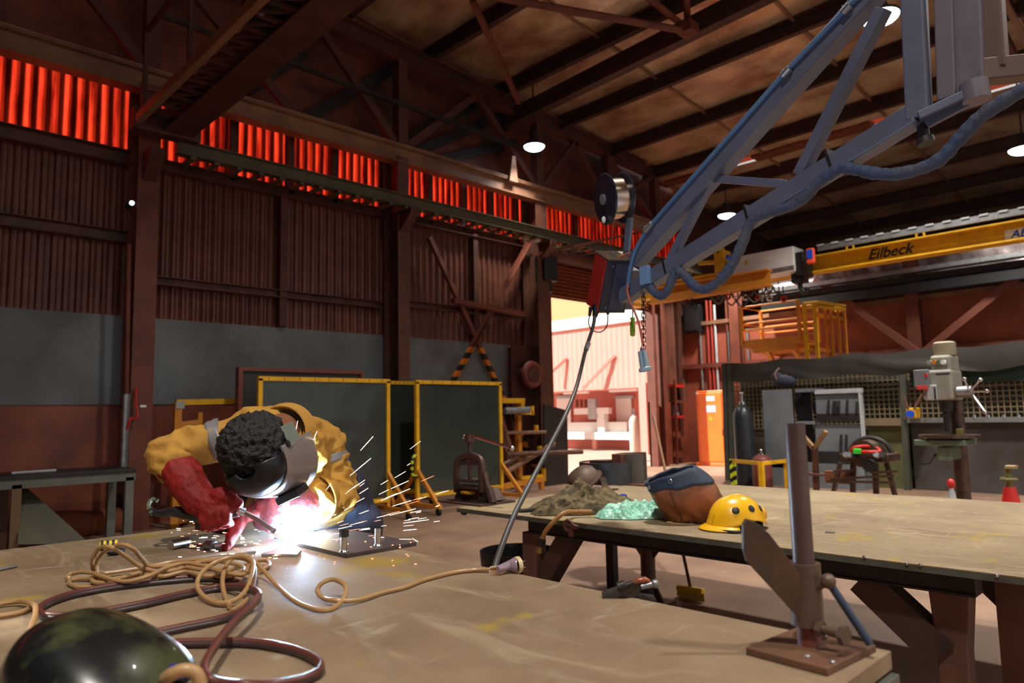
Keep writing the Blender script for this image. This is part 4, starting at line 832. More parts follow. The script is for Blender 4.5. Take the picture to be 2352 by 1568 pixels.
# unseen lamps: some carry on the grid, the rest added to light the tables
for (x, y) in ((4.4, 2.6), (3.2, -3.2), (-1.6, -.6), (10.5, -3.2)):
    p = V(x, y, roofz(x)-1.15); t = thing('high_bay_lamp', 'unseen round high bay lamp that lights the hall', 'lamp', p, 'unseen lamps that light the hall')
    MB().lathe([(.001, .0), (.2, .0), (.21, .01)], p, seg=28).build('diffuser', M_glow, t)
    o = MB(); o.lathe([(.22, -.01), (.22, .03), (.12, .12), (.09, .2), (.09, .3), (.001, .3)], p, seg=28); o.build('reflector', DARK, t, smooth=True)
    o = MB(); o.cyl(p+V(0, 0, .3), V(p.x, p.y, roofz(p.x)), .015, seg=8); o.build('suspension_rod', DARK, t)
    l = bpy.data.lights.new('lamp_light', 'AREA'); l.shape = 'DISK'; l.size = .4; l.energy = 300; l.color = (1.0, .95, .87); l.spread = math.radians(135)
    lo = bpy.data.objects.new('lamp_light', l); COL.objects.link(lo); lo.location = p-V(0, 0, .13)
# ================================================================== FAR WELDING TABLE AND WHAT LIES ON IT
M_top2 = steel_top('far_table_plate', (148, 130, 100), (124, 106, 82), (162, 144, 116), (168, 154, 128), 3)
FX0, FX1, FY0, FY1 = 3.03, 5.29, -.6, 3.67
FY0 = .45
t = thing('welding_table', 'far brown steel welding table with the hard hat on it', 'table', (4.1, 2, 0))
M_edge = mat('table_edge_steel', (104, 108, 100), .45, .4, (84, 82, 76), 8, .8)
o = MB(); o.box((FX0, FY0, FT-.004), (FX1, FY1, FT)); o.build('tabletop', M_top2, t)
MB().box((FX0+.001, FY0+.001, FT-.028), (FX1-.001, FY1-.001, FT-.004)).build('plate_edge', M_edge, t)
M_beam = mat('black_brown_beam', (48, 38, 38), .45, .2, (34, 28, 30), 3, .8)
yL = at(1208, 1215, 'x', FX0+.08).y; yR = at(2235, 1330, 'x', FX0+.08).y
for x in (FX0+.15, FX1-.2): o = MB(); o.ibeam((x, yR, FT-.072), (x, yL, FT-.072), .12, .088, .009, .1); o.build('long_beam', M_beam, t)
for y in (yR+.04, (yL+yR)/2, yL-.05): MB().chan((FX0+.2, y, FT-.072), (FX1-.2, y, FT-.072), .06, .085).build('cross_beam', M_beam, t)
M_leg = mat('rust_brown_leg', (116, 78, 62), .5, .2, (84, 58, 50), 3, .8)
lx = FX0+.15
ylg, yrg = at(1228, 1290, 'x', lx).y, at(2180, 1400, 'x', lx).y
for x in (lx,):
    o = MB(); o.box((x-.05, ylg-.055, 0), (x+.05, ylg+.055, FT-.116)); o.box((x-.12, ylg-.12, 0), (x+.12, ylg+.12, .012)); o.build('leg', M_leg, t, bevel=.006)
    o = MB(); o.prism([(x, yrg-.075, FT-.116), (x, yrg+.070, FT-.116), (x, yrg+.055, .45), (x, yrg+.055, 0), (x, yrg-.05, 0), (x, yrg-.05, .45)], (.1, 0, 0)); o.build('leg', M_leg, t, bevel=.006)
# middle leg with its gusset, braces, thin prop
pm_ = at(1490, 1300, 'x', FX0+1.0); zb0 = 0
xm_ = 4.45; ym_ = at(1490, 1340, 'x', xm_).y
o = MB(); o.cyl((xm_, ym_, 0), (xm_, ym_, FT-.03), .055, seg=16); o.box((xm_-.14, ym_-.14, 0), (xm_+.14, ym_+.14, .012)); o.build('leg', M_leg, t, smooth=True)
zg = at(1485, 1250, 'x', xm_).z
o = MB()
for s in (-1, 1): o.prism([(xm_-.01, ym_+s*.05, .02), (xm_-.01, ym_+s*.13, .02), (xm_-.01, ym_+s*.05, .16)], (.02, 0, 0)); o.prism([(xm_-.01, ym_+s*.05, zg-.1), (xm_-.01, ym_+s*.13, zg), (xm_-.01, ym_+s*.05, zg)], (.02, 0, 0))
o.box((xm_-.07, ym_-.3, zg), (xm_+.07, ym_+.3, zg+.08)); o.build('gusset', M_leg, t)
xp_ = 4.42; o = MB(); yy = at(1406, 1300, 'x', xp_).y; o.box((xp_-.03, yy-.035, 0), (xp_+.03, yy+.035, FT-.05)); o.build('thin_prop', DARK, t)
M_brc = mat('dark_brown_brace', (82, 58, 48), .5, .2, (44, 34, 32), 3, .8)
o = MB(); o.bar(at(1312, 1222, 'x', lx)+V(.02, 0, 0), at(1236, 1330, 'x', lx)+V(.02, 0, 0)-V(0, 0, .06), .12, .10, (1, 0, 0)); o.build('brace', M_brc, t)
a, b = at(1985, 1325, 'x', lx+.03), at(2170, 1500, 'x', lx+.03); MB().bar(a, b, .13, .1, (1, 0, 0)).build('brace', M_brc, t)
a, b = at(2262, 1335, 'x', lx+.9), at(2330, 1405, 'x', lx+.9); 
xr2 = FX0+.4
o = MB(); a = at(2330, 1400, 'x', xr2); o.box((xr2-.05, a.y-.07, 0), (xr2+.05, a.y+.05, FT-.03)); o.build('end_leg', M_leg, t)
MB().bar(at(2255, 1322, 'x', xr2), at(2332, 1395, 'x', xr2), .08, .06, (1, 0, 0)).build('brace', M_brc, t)
o = MB(); 
for q in ((1985, 1278), (2113, 1297), (2290, 1322), (2083, 1294)): p = at(*q, 'x', FX0-.003); o.ell(p, .007, .007, .007)
o.build('weld_bead', CHROME, t)
p = at(1066, 1176, 'x', FX0+.1); MB().ell(p, .025, .025, .02).build('corner_stud', DARK, t)

# hard hat
T = lambda x, y: at(x, y, 'z', FT)
pc = at(1684, 1222, 'z', FT); base = V(pc.x+.13, pc.y+.05, FT)
t = thing('hard_hat', 'yellow hard hat lying on the far table edge', 'hard hat', base)
lft0 = V(R_.x, R_.y, 0).normalized(); tocam = V(-F_.x, -F_.y, 0).normalized()
dirv = (lft0*-.92+tocam*.38).normalized(); side = V(0, 0, 1).cross(dirv); side = side if side.dot(tocam) > 0 else -side
M_hat = mat('yellow_hard_hat', (240, 182, 26), .28, 0, (222, 158, 26), 6, .5, coat=.35)
a_, b_, h_ = .146, .124, .142
def hat(u, v):
    th = 2*PI*u; ph = v*PI/2; f = math.cos(ph)**.82; g = math.sin(ph)**.95
    lip = .014*(1-v)**8
    rim = (1-v)**3*(.034*math.sin(th)**6-.004)
    return base+dirv*(a_*f+lip)*math.cos(th)+side*(b_*f+lip)*math.sin(th)+V(0, 0, .022+h_*g+rim)
def hatn(th, q): return (dirv*math.cos(th)/a_*.15+side*math.sin(th)/b_*.15+V(0, 0, q)).normalized()
o = MB(); o.grid(hat, 72, 24); o.build('shell', M_hat, t, smooth='all', solid=.004)
for off in (-.05, 0, .05):
    pts = []
    for k_ in range(26):
        q = PI*(.12+.76*k_/25); x = math.cos(q); w_ = math.sqrt(max(0, 1-(off/b_)**2))
        pts.append(base+dirv*a_*.985*x*w_+side*off+V(0, 0, .0215+h_*max(0, math.sin(q))**.95*w_))
    MB().tube(pts, .008, 8).build('crown_rib', M_hat, t, smooth=True)
def peak(u, v):
    th = (u-.5)*2.1; r = 1+.34*v*math.cos(th*.75)
    return base+dirv*a_*1.05*r*math.cos(th)+side*b_*1.05*r*math.sin(th)+V(0, 0, .026-.020*v)
o = MB(); o.grid(peak, 24, 6); o.build('peak', M_hat, t, smooth='all', solid=.004)
M_plug = mat('dark_brown_plug', (48, 36, 26), .5)
for th in (.95, 1.62, 2.30):
    p = Vector(hat(th/(2*PI), .36)); n = hatn(th, .62); X_ = V(0, 0, 1).cross(n).normalized()
    MB().ell(p+n*.002, .019, .019, .006, X=X_, Y=n.cross(X_), Z=n).build('vent_plug', M_plug, t, smooth=True)
o = MB(); o.torus(base+V(0, 0, .022), (0, 0, 1), .115, .015, 32, 8); o.build('sweat_band', BLACK, t, smooth=True)
o = MB(); o.tube(spl([base+dirv*.17+side*.06+V(0, 0, .008), base+dirv*.12+side*.14+V(0, 0, .010), base+dirv*.05+side*.155+V(0, 0, .012), base-dirv*.02+side*.13+V(0, 0, .02)], 6), .007, 6); o.build('chin_strap', BLACK, t, smooth=True)
o = MB(); q = base-dirv*a_*1.0+side*.02+V(0, 0, .06); o.ell(q, .02, .03, .035); o.build('rear_knob', M_hat, t, smooth=True)

# leather hood / bag with denim band
c = at(1565, 1205, 'z', FT); c = V(c.x+.16, c.y+.03, FT)
t = thing('leather_bag', 'open brown leather bag with dark denim band on the far table', 'bag', c)
M_lea = mat('brown_leather', (140, 80, 42), .5, 0, (70, 46, 34), 5, .9, .25, 14, lo=.42, hi=.62)
M_den = mat('dark_denim_band', (44, 56, 76), .8, 0, (34, 42, 56), 14, .7, .2, 90)
lft = R_.copy(); lft.z = 0; lft.normalize(); fw = V(0, 0, 1).cross(lft)*1.0
def bag(u, v):
    th = 2*PI*u; a = .150+.026*math.sin(v*PI)+.0*v; b = .12+.03*math.sin(v*PI)
    if v > .7: a *= 1-.10*(v-.7)/.3; b *= 1-.05*(v-.7)/.3
    x = a*math.cos(th); y = b*math.sin(th); z = .005+.24*v
    tilt = -.11*v*v; 
    z += .045*v*math.cos(th+.35)*1.0*(v > .0)*v + .03*v*v*max(0, math.sin(th))
    w = .012*mnoise.noise(V(math.cos(th)*2, math.sin(th)*2, v*3))
    sag = .05*max(0, math.cos(th))*(1-v)
    return c+lft*(x*(1+w*2)+tilt+sag+w)+fw*(y+w)+V(0, 0, max(.003, z+w))
mb = MB(); mb.grid(bag, 64, 26); f2 = [f for i, f in enumerate(mb.f) if i//64 < 20]
o = MB(); o.v = mb.v; o.f = f2; body = o.build('body', M_lea, t, smooth='all', solid=.006)
o = MB(); o.grid(lambda u, v: Vector(bag(u, .74+.26*v))*1+ (Vector(bag(u, .85))-c-V(0, 0, .2)).normalized()*.006, 64, 6); o.build('denim_band', M_den, t, smooth='all', solid=.008)
o = MB(); o.tube([Vector(bag(k_/64, 1.0)) for k_ in range(64)], .008, 8, closed=True); o.build('rolled_hem', M_den, t, smooth=True)
for u in (.56, .70): MB().torus(Vector(bag(u, .90))+(Vector(bag(u, .85))-c-V(0, 0, .2)).normalized()*.014, (Vector(bag(u, .85))-c-V(0, 0, .2)), .010, .0035, 16, 6).build('eyelet', GALV, t, smooth=True)
o = MB(); o.tube([Vector(bag(.66, v_/10))+(Vector(bag(.66, .5))-c-V(0, 0, .1)).normalized()*.005 for v_ in range(0, 8)], .005, 6); o.build('seam', mat('dark_leather_seam', (92, 52, 30), .6), t, smooth=True)
o = MB(); o.add([c+lft*.13*math.cos(2*PI*i/24)+fw*.1*math.sin(2*PI*i/24)+V(0, 0, .008) for i in range(24)], [tuple(range(24))]); o.build('floor_panel', M_lea, t)

# green plastic bag, camo jacket (crumpled sheets)
def crumple(name, cpos, rx, ry, h, m_, seed, parent=None, freq=9, n=60, ax=None, shape=None):
    ux = lft; uy = fw; o = MB()
    def fn(u, v):
        th = 2*PI*u; r = v
        ed = 1+.22*mnoise.noise(V(math.cos(th)*1.6+seed, math.sin(th)*1.6, seed))
        x = rx*r*ed*math.cos(th); y = ry*r*ed*math.sin(th)
        n1 = mnoise.noise(V(x*freq, y*freq, seed+2)); n2 = mnoise.noise(V(x*freq*2.2+n1*2, y*freq*2.2, seed+5)); n3 = mnoise.noise(V(x*freq*5+n2*2, y*freq*5, seed+8))
        rd = .55*(1-1.6*abs(n1))+.3*(1-1.8*abs(n2))+.15*(1-1.8*abs(n3))
        z = h*(1-r**5)*(.15+.85*max(0, rd))
        if shape: z *= shape(x/rx, y/ry)
        return cpos+ux*x+uy*y+V(0, 0, max(.002, z))
    o.grid(fn, n*2, n//2)
    return o.build(name, m_, parent, smooth='all')
M_gp = mat('green_plastic_film', (140, 214, 186), .12, 0, (196, 238, 220), 30, .8, .9, 34, spec=.8, coat=.6)
p = at(1440, 1196, 'z', FT)+V(.14, .04, .003)
o = crumple('plastic_bag', p, .235, .10, .105, M_gp, 4.2, None, 9, 90)
tag(o, 'crumpled pale green plastic bag on the far table', 'plastic bag')
M_camo = mat('olive_camo_cloth', (104, 88, 54), .85, 0, (62, 52, 32), 14, .95, .5, 40, lo=.45, hi=.55)
p = at(1345, 1168, 'z', FT)+V(.06, .03, .003)
o = crumple('camouflage_jacket', p, .36, .26, .12, M_camo, 1.3, None, 4.5, 90, shape=lambda a, b: .75+1.0*math.exp(-((a+.05)**2+(b-.35)**2)*5))
tag(o, 'heap of olive camouflage clothing on the far table', 'jacket')
o2 = crumple('sleeve', at(1300, 1180, 'z', FT)+V(.02, 0, .003), .24, .11, .09, M_camo, 7.7, o, 9)
o2 = MB(); o2.tube(spl([T(1178, 1178)+V(.02, 0, .01), T(1225, 1176)+V(.03, 0, .015), T(1270, 1170)+V(.04, 0, .02), T(1310, 1172)+V(.02, 0, .03)], 6), [.012]*18+[.02], 8); o2.build('strap', BLACK, o)
p = T(1425, 1155)+V(.02, 0, .035); MB().torus(p, (.3, .5, .6), .03, .007, 18, 6).build('buckle', BLUE, o, smooth=True)
# hose with fittings over the edge
t = thing('air_hose', 'short ochre hose with fittings hanging over the far table edge', 'hose', T(1300, 1190))
M_hose = mat('ochre_hose', (150, 104, 54), .55)
pts = [T(1345, 1190)+V(.06, 0, .03), T(1318, 1190)+V(.02, 0, .035), at(1296, 1190, 'x', FX0+.0)+V(0, 0, .03), at(1270, 1200, 'x', FX0-.06), at(1252, 1222, 'x', FX0-.08), at(1246, 1238, 'x', FX0-.08)]
MB().tube(spl(pts, 8), .013, 8).build('hose', M_hose, t, smooth=True)
o = MB(); a, b, c2 = at(1247, 1236, 'x', FX0-.08), at(1240, 1252, 'x', FX0-.08), at(1237, 1268, 'x', FX0-.08); o.cyl(a, b, .02, .018, 12); o.build('coupling', DARK, t, smooth=True); MB().cyl(b, c2, .014, .02, 12).build('brass_tail', mat('old_brass', (146, 118, 66), .4, .6), t, smooth=True)
o = MB(); p = at(1306, 1207, 'x', FX0-.03); o.torus(p, (1, 0, 0), .03, .010, 16, 6); o.bar(at(1300, 1200, 'x', FX0-.03), at(1326, 1212, 'x', FX0-.03), .02); o.bar(at(1311, 1212, 'x', FX0-.03), at(1312, 1232, 'x', FX0-.03), .03, .012); o.build('strap_hook', BROWN, t)

# drum segments, cast cap and offcuts at the back of the far table
t = thing('steel_drum', 'dark rolled steel drum shell at the back of the far table', 'drum', T(1395, 1118))
rr = (at(1450, 1090, 'x', 4.7)-at(1335, 1090, 'x', 4.7)).length/2
zt4 = at(1395, 1060, 'x', 4.85).z
pc = V(4.85+.05, at(1393, 1090, 'x', 4.85).y, FT)
o = MB(); o.lathe([(rr*.94, .005), (rr, .005), (rr, zt4-FT), (rr*.94, zt4-FT), (rr*.94, .005)], pc, seg=40); o.build('shell', mat('blue_black_steel', (62, 66, 74), .4, .4, (48, 44, 44), 4, .7), t, smooth=True)
o = MB(); o.lathe([(.001, zt4-FT-.01), (rr*.93, zt4-FT-.01)], pc, seg=40); o.build('rusty_fill', mat('rusty_fill', (150, 100, 70), .8, 0, (110, 74, 54), 8, .7), t)
t = thing('pipe_saddle', 'brown curved steel saddle standing right of the dark drum', 'steel offcut', T(1485, 1108))
p = V(5.05, at(1470, 1080, 'x', 5.05).y, FT); o = MB(); o.lathe([(.2, 0), (.2, .25), (.18, .25), (.18, 0)], p, seg=24, a0=PI*.6, a1=PI*1.75); o.build('curved_plate', mat('grey_brown_plate', (96, 88, 82), .5, .3, (80, 62, 52), 4, .8), t, smooth=True)
o = MB(); o.box((4.86, p.y-.03, FT), (4.9, p.y+.06, FT+.22)); o.build('web', BROWN, t); o = MB(); o.box((4.8, p.y-.25, FT), (5.1, p.y+.12, FT+.012)); o.build('base', BROWN, t)
t = thing('steel_box', 'small brown steel block standing on top of the dark drum', 'steel offcut', V(4.85, pc.y-.09, zt4))
MB().box((4.8, pc.y-.2, zt4-.01), (4.9, pc.y-.1, zt4+.07)).build('block', BROWN, t, bevel=.004)
tag(MB().box((4.75, pc.y-.08, zt4-.01), (4.85, pc.y+.1, zt4+.015)).build('steel_strip', DARK), 'dark flat strip lying on the dark drum', 'steel strip')
t = thing('cast_cap', 'tilted brown cast cap leaning on the dark drum', 'casting', T(1360, 1122))
p = T(1366, 1122)+V(-.05, .02, 0); M_cast = mat('brown_casting', (92, 72, 60), .55, .3, (66, 52, 46), 6, .8, .2)
o = MB(); ax_ = V(-.5, .25, .8).normalized(); o.lathe([(.155, -.035), (.155, -.025), (.13, -.02), (.13, 0), (.118, .05), (.08, .085), (.03, .1), (.001, .102)], p+V(-.02, .04, .07), ax_, 28); o.build('dome', M_cast, t, smooth=True, solid=.012)
o = MB(); o.bar(T(1392, 1100)+V(-.1, 0, .13), T(1410, 1126)+V(-.1, 0, .02), .05, .02); o.bar(T(1392, 1128), T(1415, 1124), .05, .02); o.build('lever', M_mach, t)
tag(MB().bar(T(1895, 1223)+V(0, 0, .004), T(1918, 1224)+V(0, 0, .004), .02, .006).build('steel_strip', GALV), 'little bright metal strip lying alone on the far table', 'steel strip')

# pipe vise on its plate at the left end
zv = FT
pv = at(1085, 1158, 'z', FT); t = thing('pipe_vise', 'rusty yoke pipe vise with bright bar handle on the far table corner', 'vise', pv)
M_vis = mat('rusty_vise', (98, 74, 64), .5, .4, (62, 50, 46), 7, .9, .2)
xv_ = pv.x+.06; Q = lambda x, y: at(x, y, 'x', xv_)
o = MB(); a, b = Q(1035, 1158), Q(1135, 1158); o.box((xv_-.12, b.y, FT+.0), (xv_+.2, a.y, FT+.012)); o.build('base_plate', M_vis, t)
o = MB(); o.prism([Q(1038, 1156), Q(1128, 1152), Q(1112, 1122), Q(1050, 1122)], (.14, 0, 0)); o.build('foot', M_vis, t, bevel=.008)
o = MB(); o.tube(spl([Q(1050, 1130), Q(1049, 1085), Q(1052, 1058), Q(1066, 1049), Q(1078, 1046), Q(1092, 1049), Q(1104, 1058), Q(1107, 1085), Q(1108, 1130)], 5), .026, 8); o.build('yoke', M_vis, t, smooth=True)
MB().bar(Q(1055, 1063), Q(1103, 1062), .03).build('crosshead', M_vis, t)
o = MB(); o.cyl(Q(1079, 1010), Q(1080, 1105), .017, seg=12); o.build('screw', M_vis, t, smooth=True)
o = MB(); o.cyl(Q(1078, 1000), Q(1079, 1016), .033, seg=14); o.build('screw_head', M_vis, t, smooth=True)
o = MB(); o.tube([Q(1066, 1001), Q(1086, 1001), Q(1176, 1029)], .011, 8); o.ell(Q(1066, 1002), .017, .017, .017); o.ell(Q(1176, 1029), .018, .018, .018); o.build('bar_handle', CHROME, t, smooth=True)
o = MB(); o.box(Q(1058, 1098)-V(.05, 0, 0), Q(1102, 1108)+V(.06, 0, 0)); o.box(Q(1055, 1112)-V(.05, 0, 0), Q(1106, 1124)+V(.06, 0, 0)); o.build('jaw', M_vis, t, bevel=.005)
MB().ell(Q(1076, 1130), .05, .07, .02).build('yellow_jaw_mark', YEL, t)
o = MB(); o.tube([Q(1112, 1085), Q(1126, 1145)], .02, 8); o.tube([Q(1122, 1120), Q(1132, 1155)], .03, 8); o.build('side_link', M_vis, t, smooth=True)
# broom on the floor, black basin
pb0, pb1 = at(1557, 1358, 'z', .045), at(1616, 1368, 'z', .045)
t = thing('broom', 'yellow push broom standing on the floor beyond the near table', 'broom', V((pb0.x+pb1.x)/2, (pb0.y+pb1.y)/2, 0))
o = MB(); o.bar(pb0+V(0, 0, .03), pb1+V(0, 0, .03), .055, .04); o.build('head', mat('bright_yellow_broom', (250, 200, 50), .5), t, bevel=.008)
o = MB(); dv = (pb1-pb0)
for i in range(26):
    for s in (-1, 1): p = pb0+dv*(i+.5)/26+V(.014*s, .012*s, .02); o.cyl(p, p+V(.01*s, .01*s, -.055), .006, .008, 5)
br = o.build('bristles', mat('straw_bristles', (206, 172, 84), .8), t); 
m0 = (pb0+pb1)/2+V(0, 0, .05)
top = at(1501, 955, 'x', m0.x+.88)
MB().tube([m0, top], .013, 8).build('handle', mat('wooden_broom_stick', (124, 80, 48), .5), t, smooth=True)
pc = at(1190, 1290, 'x', 3.6); pc.z = 0
zt5 = at(1190, 1262, 'x', 3.6).z
t = thing('basin', 'black round basin on the floor under the far table', 'basin', pc)
rb = (at(1250, 1262, 'x', 3.6)-at(1134, 1262, 'x', 3.6)).length/2
MB().lathe([(.001, .01), (rb*.85, .01), (rb, zt5), (rb*1.05, zt5), (rb*1.05, zt5-.02), (rb*.9, 0), (.001, 0)], pc, seg=32).build('bowl', BLACK, t, smooth=True)
# ================================================================== NEAR WELDING TABLE
M_top1 = steel_top('near_table_plate', (150, 127, 99), (122, 101, 79), (156, 138, 112), (168, 154, 130), 11)
TX0, TX1, TY0, TY1 = -1.1, 1.155, .395, 2.56
t = thing('welding_table', 'near brown steel welding table the person leans over', 'table', (0, 1.5, 0))
MB().box((TX0, TY0, NT-.025), (TX1, TY1, NT)).build('tabletop', M_top1, t)
for y in (TY0+.05, TY1-.2): MB().chan((TX0+.05, y, NT-.085), (TX1-.03, y, NT-.085), .05, .12, flip=1).build('frame_rail', mat('dark_table_frame', (58, 52, 48), .5, .3, (40, 36, 34), 4, .8), t)
for x in (TX0+.1, TX1-.12): MB().chan((x, TY0+.05, NT-.085), (x, TY1-.2, NT-.085), .05, .12).build('frame_rail', M_leg, t)
for x in (TX0+.12, TX1-.14):
    for y in (TY0+.12, TY1-.28): MB().box((x-.045, y-.045, 0), (x+.045, y+.045, NT-.14)).build('leg', M_leg, t, bevel=.004)
Z = lambda x, y, h=0: at(x, y, 'z', NT+h)
cr = lambda x, y, h=0: Z(x/1.8816, 1180+y/1.8816, h)     # points read off one enlarged crop

# base plate with welded studs
M_pl = mat('dark_base_plate', (70, 62, 62), .45, .4, (92, 80, 74), 9, .7)
t = thing('base_plate', 'dark square steel plate with upright studs being welded', 'steel plate', (1.1, 1.85, NT))
MB().box((.99, 1.65, NT), (1.215, 2.06, NT+.011)).build('plate', M_pl, t, bevel=.001)
def stud(px, pyb, pyt, top):
    b = at(px, pyb, 'z', NT+.011); h = at(px-2, pyt, 'x', b.x).z-b.z
    o = MB(); o.cyl(b, b+V(0, 0, h), .0085, seg=16); o.lathe([(.012, 0), (.0095, .004), (.0085, .005)], b, seg=16); s = o.build('stud', CHROME, t, smooth=True)
    if top: MB().cyl(b+V(0, 0, h-.018), b+V(0, 0, h), .0125, seg=6).build('nut', DARK, s)
stud(790, 1266, 1216, True); stud(868, 1252, 1213, False); stud(656, 1236, 1196, False)
tag(MB().prism([Z(600, 1279), Z(683, 1279), Z(692, 1268), Z(640, 1263)], (0, 0, .008)).build('steel_plate', GALV, bevel=.001), 'small bright steel plate lying just left of the welding arc', 'steel plate')
tag(MB().bar(Z(322, 1306, .005), Z(585, 1268, .005), .016, .008).build('flat_bar', GALV), 'grey flat steel bar lying behind the tan cord pile', 'steel bar')
t = thing('round_bar', 'short round bar with a thick end lying left of the red glove', 'steel bar', Z(410, 1250))
MB().cyl(Z(392, 1252, .013), Z(432, 1244, .013), .0135, seg=14).build('thick_end', CHROME, t, smooth=True); MB().cyl(Z(430, 1250, .006), Z(482, 1254, .006), .005, seg=10).build('thin_rod', GALV, t, smooth=True)
o = MB(); o.cyl(Z(476, 1252, .010), Z(492, 1254, .010), .015, seg=12); o.cyl(Z(492, 1254, .010), Z(522, 1251, .010), .009, seg=12); o.build('knuckle', GALV, t, smooth=True)
tag(MB().bar(Z(455, 1206, .012), Z(532, 1218, .012), .022, .022).build('square_bar', DARK), 'dark square bar lying behind the red gloved hand', 'steel bar')
tag(MB().cyl(Z(-12, 1309, .005), Z(38, 1299, .005), .0045, seg=10).build('steel_rod', GALV, smooth=True), 'thin bright rod at the left edge of the near table', 'steel rod')
t = thing('screwdriver', 'yellow and black handled tool lying behind the cord loops', 'screwdriver', Z(250, 1255))
a, b = Z(228, 1253, .014), Z(270, 1249, .014)
MB().tube([a, a.lerp(b, .08), a.lerp(b, .5), b], [.010, .014, .012, .013], 12).build('handle', stripes('yellow_black_grip', (226, 196, 40), (26, 26, 24), (b-a).normalized(), .014), t, smooth=True)
MB().cyl(b, Z(290, 1247, .014), .004, seg=8).build('shaft', CHROME, t)
MB().ell(Z(266, 1266, .01), .024, .012, .010).build('black_clip', BLACK, t, smooth=True)

# twin welding hose
M_h1 = mat('mauve_red_hose', (104, 56, 48), .38, 0, (84, 46, 42), 8, .5); M_h2 = mat('dark_mauve_hose', (66, 52, 52), .36, 0, (50, 40, 41), 8, .5)
path = [(1095, 330), (1010, 292), (900, 275), (700, 288), (500, 312), (320, 345), (205, 385), (172, 415), (205, 440), (360, 435), (600, 392), (800, 345), (950, 318), (1050, 318), (1110, 338), (1115, 365), (1060, 415), (950, 455), (800, 487), (600, 530), (480, 560), (520, 566), (700, 560), (900, 555), (1090, 556), (1260, 585), (1365, 630), (1385, 670), (1330, 708), (1200, 735), (1040, 738), (920, 722), (882, 670), (920, 585), (1000, 480), (1080, 405), (1118, 355)]
t = thing('twin_hose', 'long mauve twin welding hose looped on the near table', 'hose', cr(700, 450))
for nm, m_, dy, dz in (('red_line', M_h1, -6, .0105), ('dark_line', M_h2, 7, .0065)):
    pts = []
    for i, (x, y) in enumerate(path):
        lift = .022 if 30 < i else (.012 if 12 < i < 16 else 0)
        pts.append(cr(x, y+dy, dz+lift))
    MB().tube(spl(pts, 8), .0054, 10).build(nm, m_, t, smooth=True)

# tan extension cord
M_cord = mat('tan_extension_cord', (176, 138, 94), .38, 0, (150, 112, 74), 20, .5)
t = thing('extension_cord', 'tangled tan extension cord piled on the near table', 'cord', cr(700, 250))
r_ = .0048
main = [(1060, 255, .03), (1085, 215, .04), (1112, 216, .035), (1180, 290, .012), (1260, 365, .006), (1340, 405, .006), (1405, 415, .006), (1455, 398, .006), (1492, 350, .018), (1490, 308, .03), (1440, 282, .036), (1390, 300, .03), (1372, 330, .018), (1395, 362, .008), (1450, 374, .012), (1550, 370, .008), (1650, 340, .006), (1750, 316, .006), (1830, 285, .006), (1950, 254, .006), (2040, 242, .006), (2118, 240, .008)]
loops = [
 [(285, 280, .008), (310, 258, .014), (380, 252, .02), (460, 275, .02), (540, 292, .018), (640, 268, .024), (720, 232, .03), (800, 212, .034), (880, 225, .03), (960, 250, .03), (1040, 262, .028), (1088, 235, .03), (1070, 200, .034), (1000, 188, .03), (880, 198, .026), (760, 205, .02), (640, 228, .014), (520, 248, .01), (430, 262, .008), (400, 290, .008), (470, 296, .008), (600, 262, .012), (700, 270, .018), (800, 250, .022), (900, 268, .02), (1000, 240, .018), (1100, 205, .018), (1150, 200, .012), (1162, 222, .008), (1120, 245, .01)],
 [(330, 315, .006), (300, 300, .006), (310, 285, .006), (380, 278, .008), (500, 280, .012), (620, 250, .018), (740, 246, .022), (860, 208, .028), (960, 206, .03), (1050, 230, .026), (1000, 268, .02), (880, 262, .014), (740, 262, .01), (620, 290, .008), (500, 300, .006), (420, 318, .006), (330, 315, .006)],
 [(430, 280, .01), (404, 240, .02), (400, 195, .05), (428, 150, .075), (475, 142, .085), (540, 180, .06), (610, 228, .03), (700, 250, .02), (820, 235, .02), (930, 215, .02)],
 [(418, 258, .012), (420, 205, .04), (455, 162, .068), (520, 132, .09), (575, 150, .08), (615, 195, .05), (650, 225, .03), (760, 222, .026), (870, 240, .024), (960, 236, .02)],
 [(1090, 225, .035), (1060, 190, .055), (1000, 186, .065), (920, 215, .055), (868, 260, .04), (852, 310, .022), (880, 355, .012), (940, 384, .008), (1010, 374, .012), (1062, 330, .022), (1085, 270, .034), (1094, 215, .045), (1070, 182, .055), (1020, 180, .06), (980, 220, .045), (962, 280, .025), (968, 340, .012), (992, 400, .008)],
 [(1100, 222, .03), (1095, 300, .014), (1060, 375, .006), (1000, 420, .006)],
 [(-60, 402, .006), (20, 385, .008), (90, 378, .01), (140, 388, .018), (154, 405, .022), (150, 450, .018), (134, 490, .012), (146, 520, .008), (175, 545, .006)],
 [(-60, 448, .006), (20, 438, .006), (90, 424, .006), (140, 402, .008), (158, 395, .01)]]
o = MB(); o.tube(spl([cr(*q) for q in main], 8), r_, 8)
for lp in loops: o.tube(spl([cr(q[0], q[1], q[2]) for q in lp], 8), r_, 8)
o.build('cord', M_cord, t, smooth=True)
p0, p1, p2 = cr(2150, 238, .015), cr(2195, 225, .016), cr(2235, 220, .018)
o = MB(); o.tube([p0, p1, p1.lerp(p2, .7), p2], [.007, .011, .017, .017], 14); pg = o.build('plug', mat('clear_violet_plug', (150, 128, 140), .2, 0, None, coat=.5), t, smooth=True)
o = MB(); d_ = (p2-p0).normalized(); x, y, _ = frame(d_)
o.lathe([(.0175, -.004), (.0185, -.001), (.0185, .006), (.001, .006)], p2, d_, 18); o.build('face_ring', mat('ivory_plastic', (206, 186, 140), .35), pg, smooth=True)
o = MB()
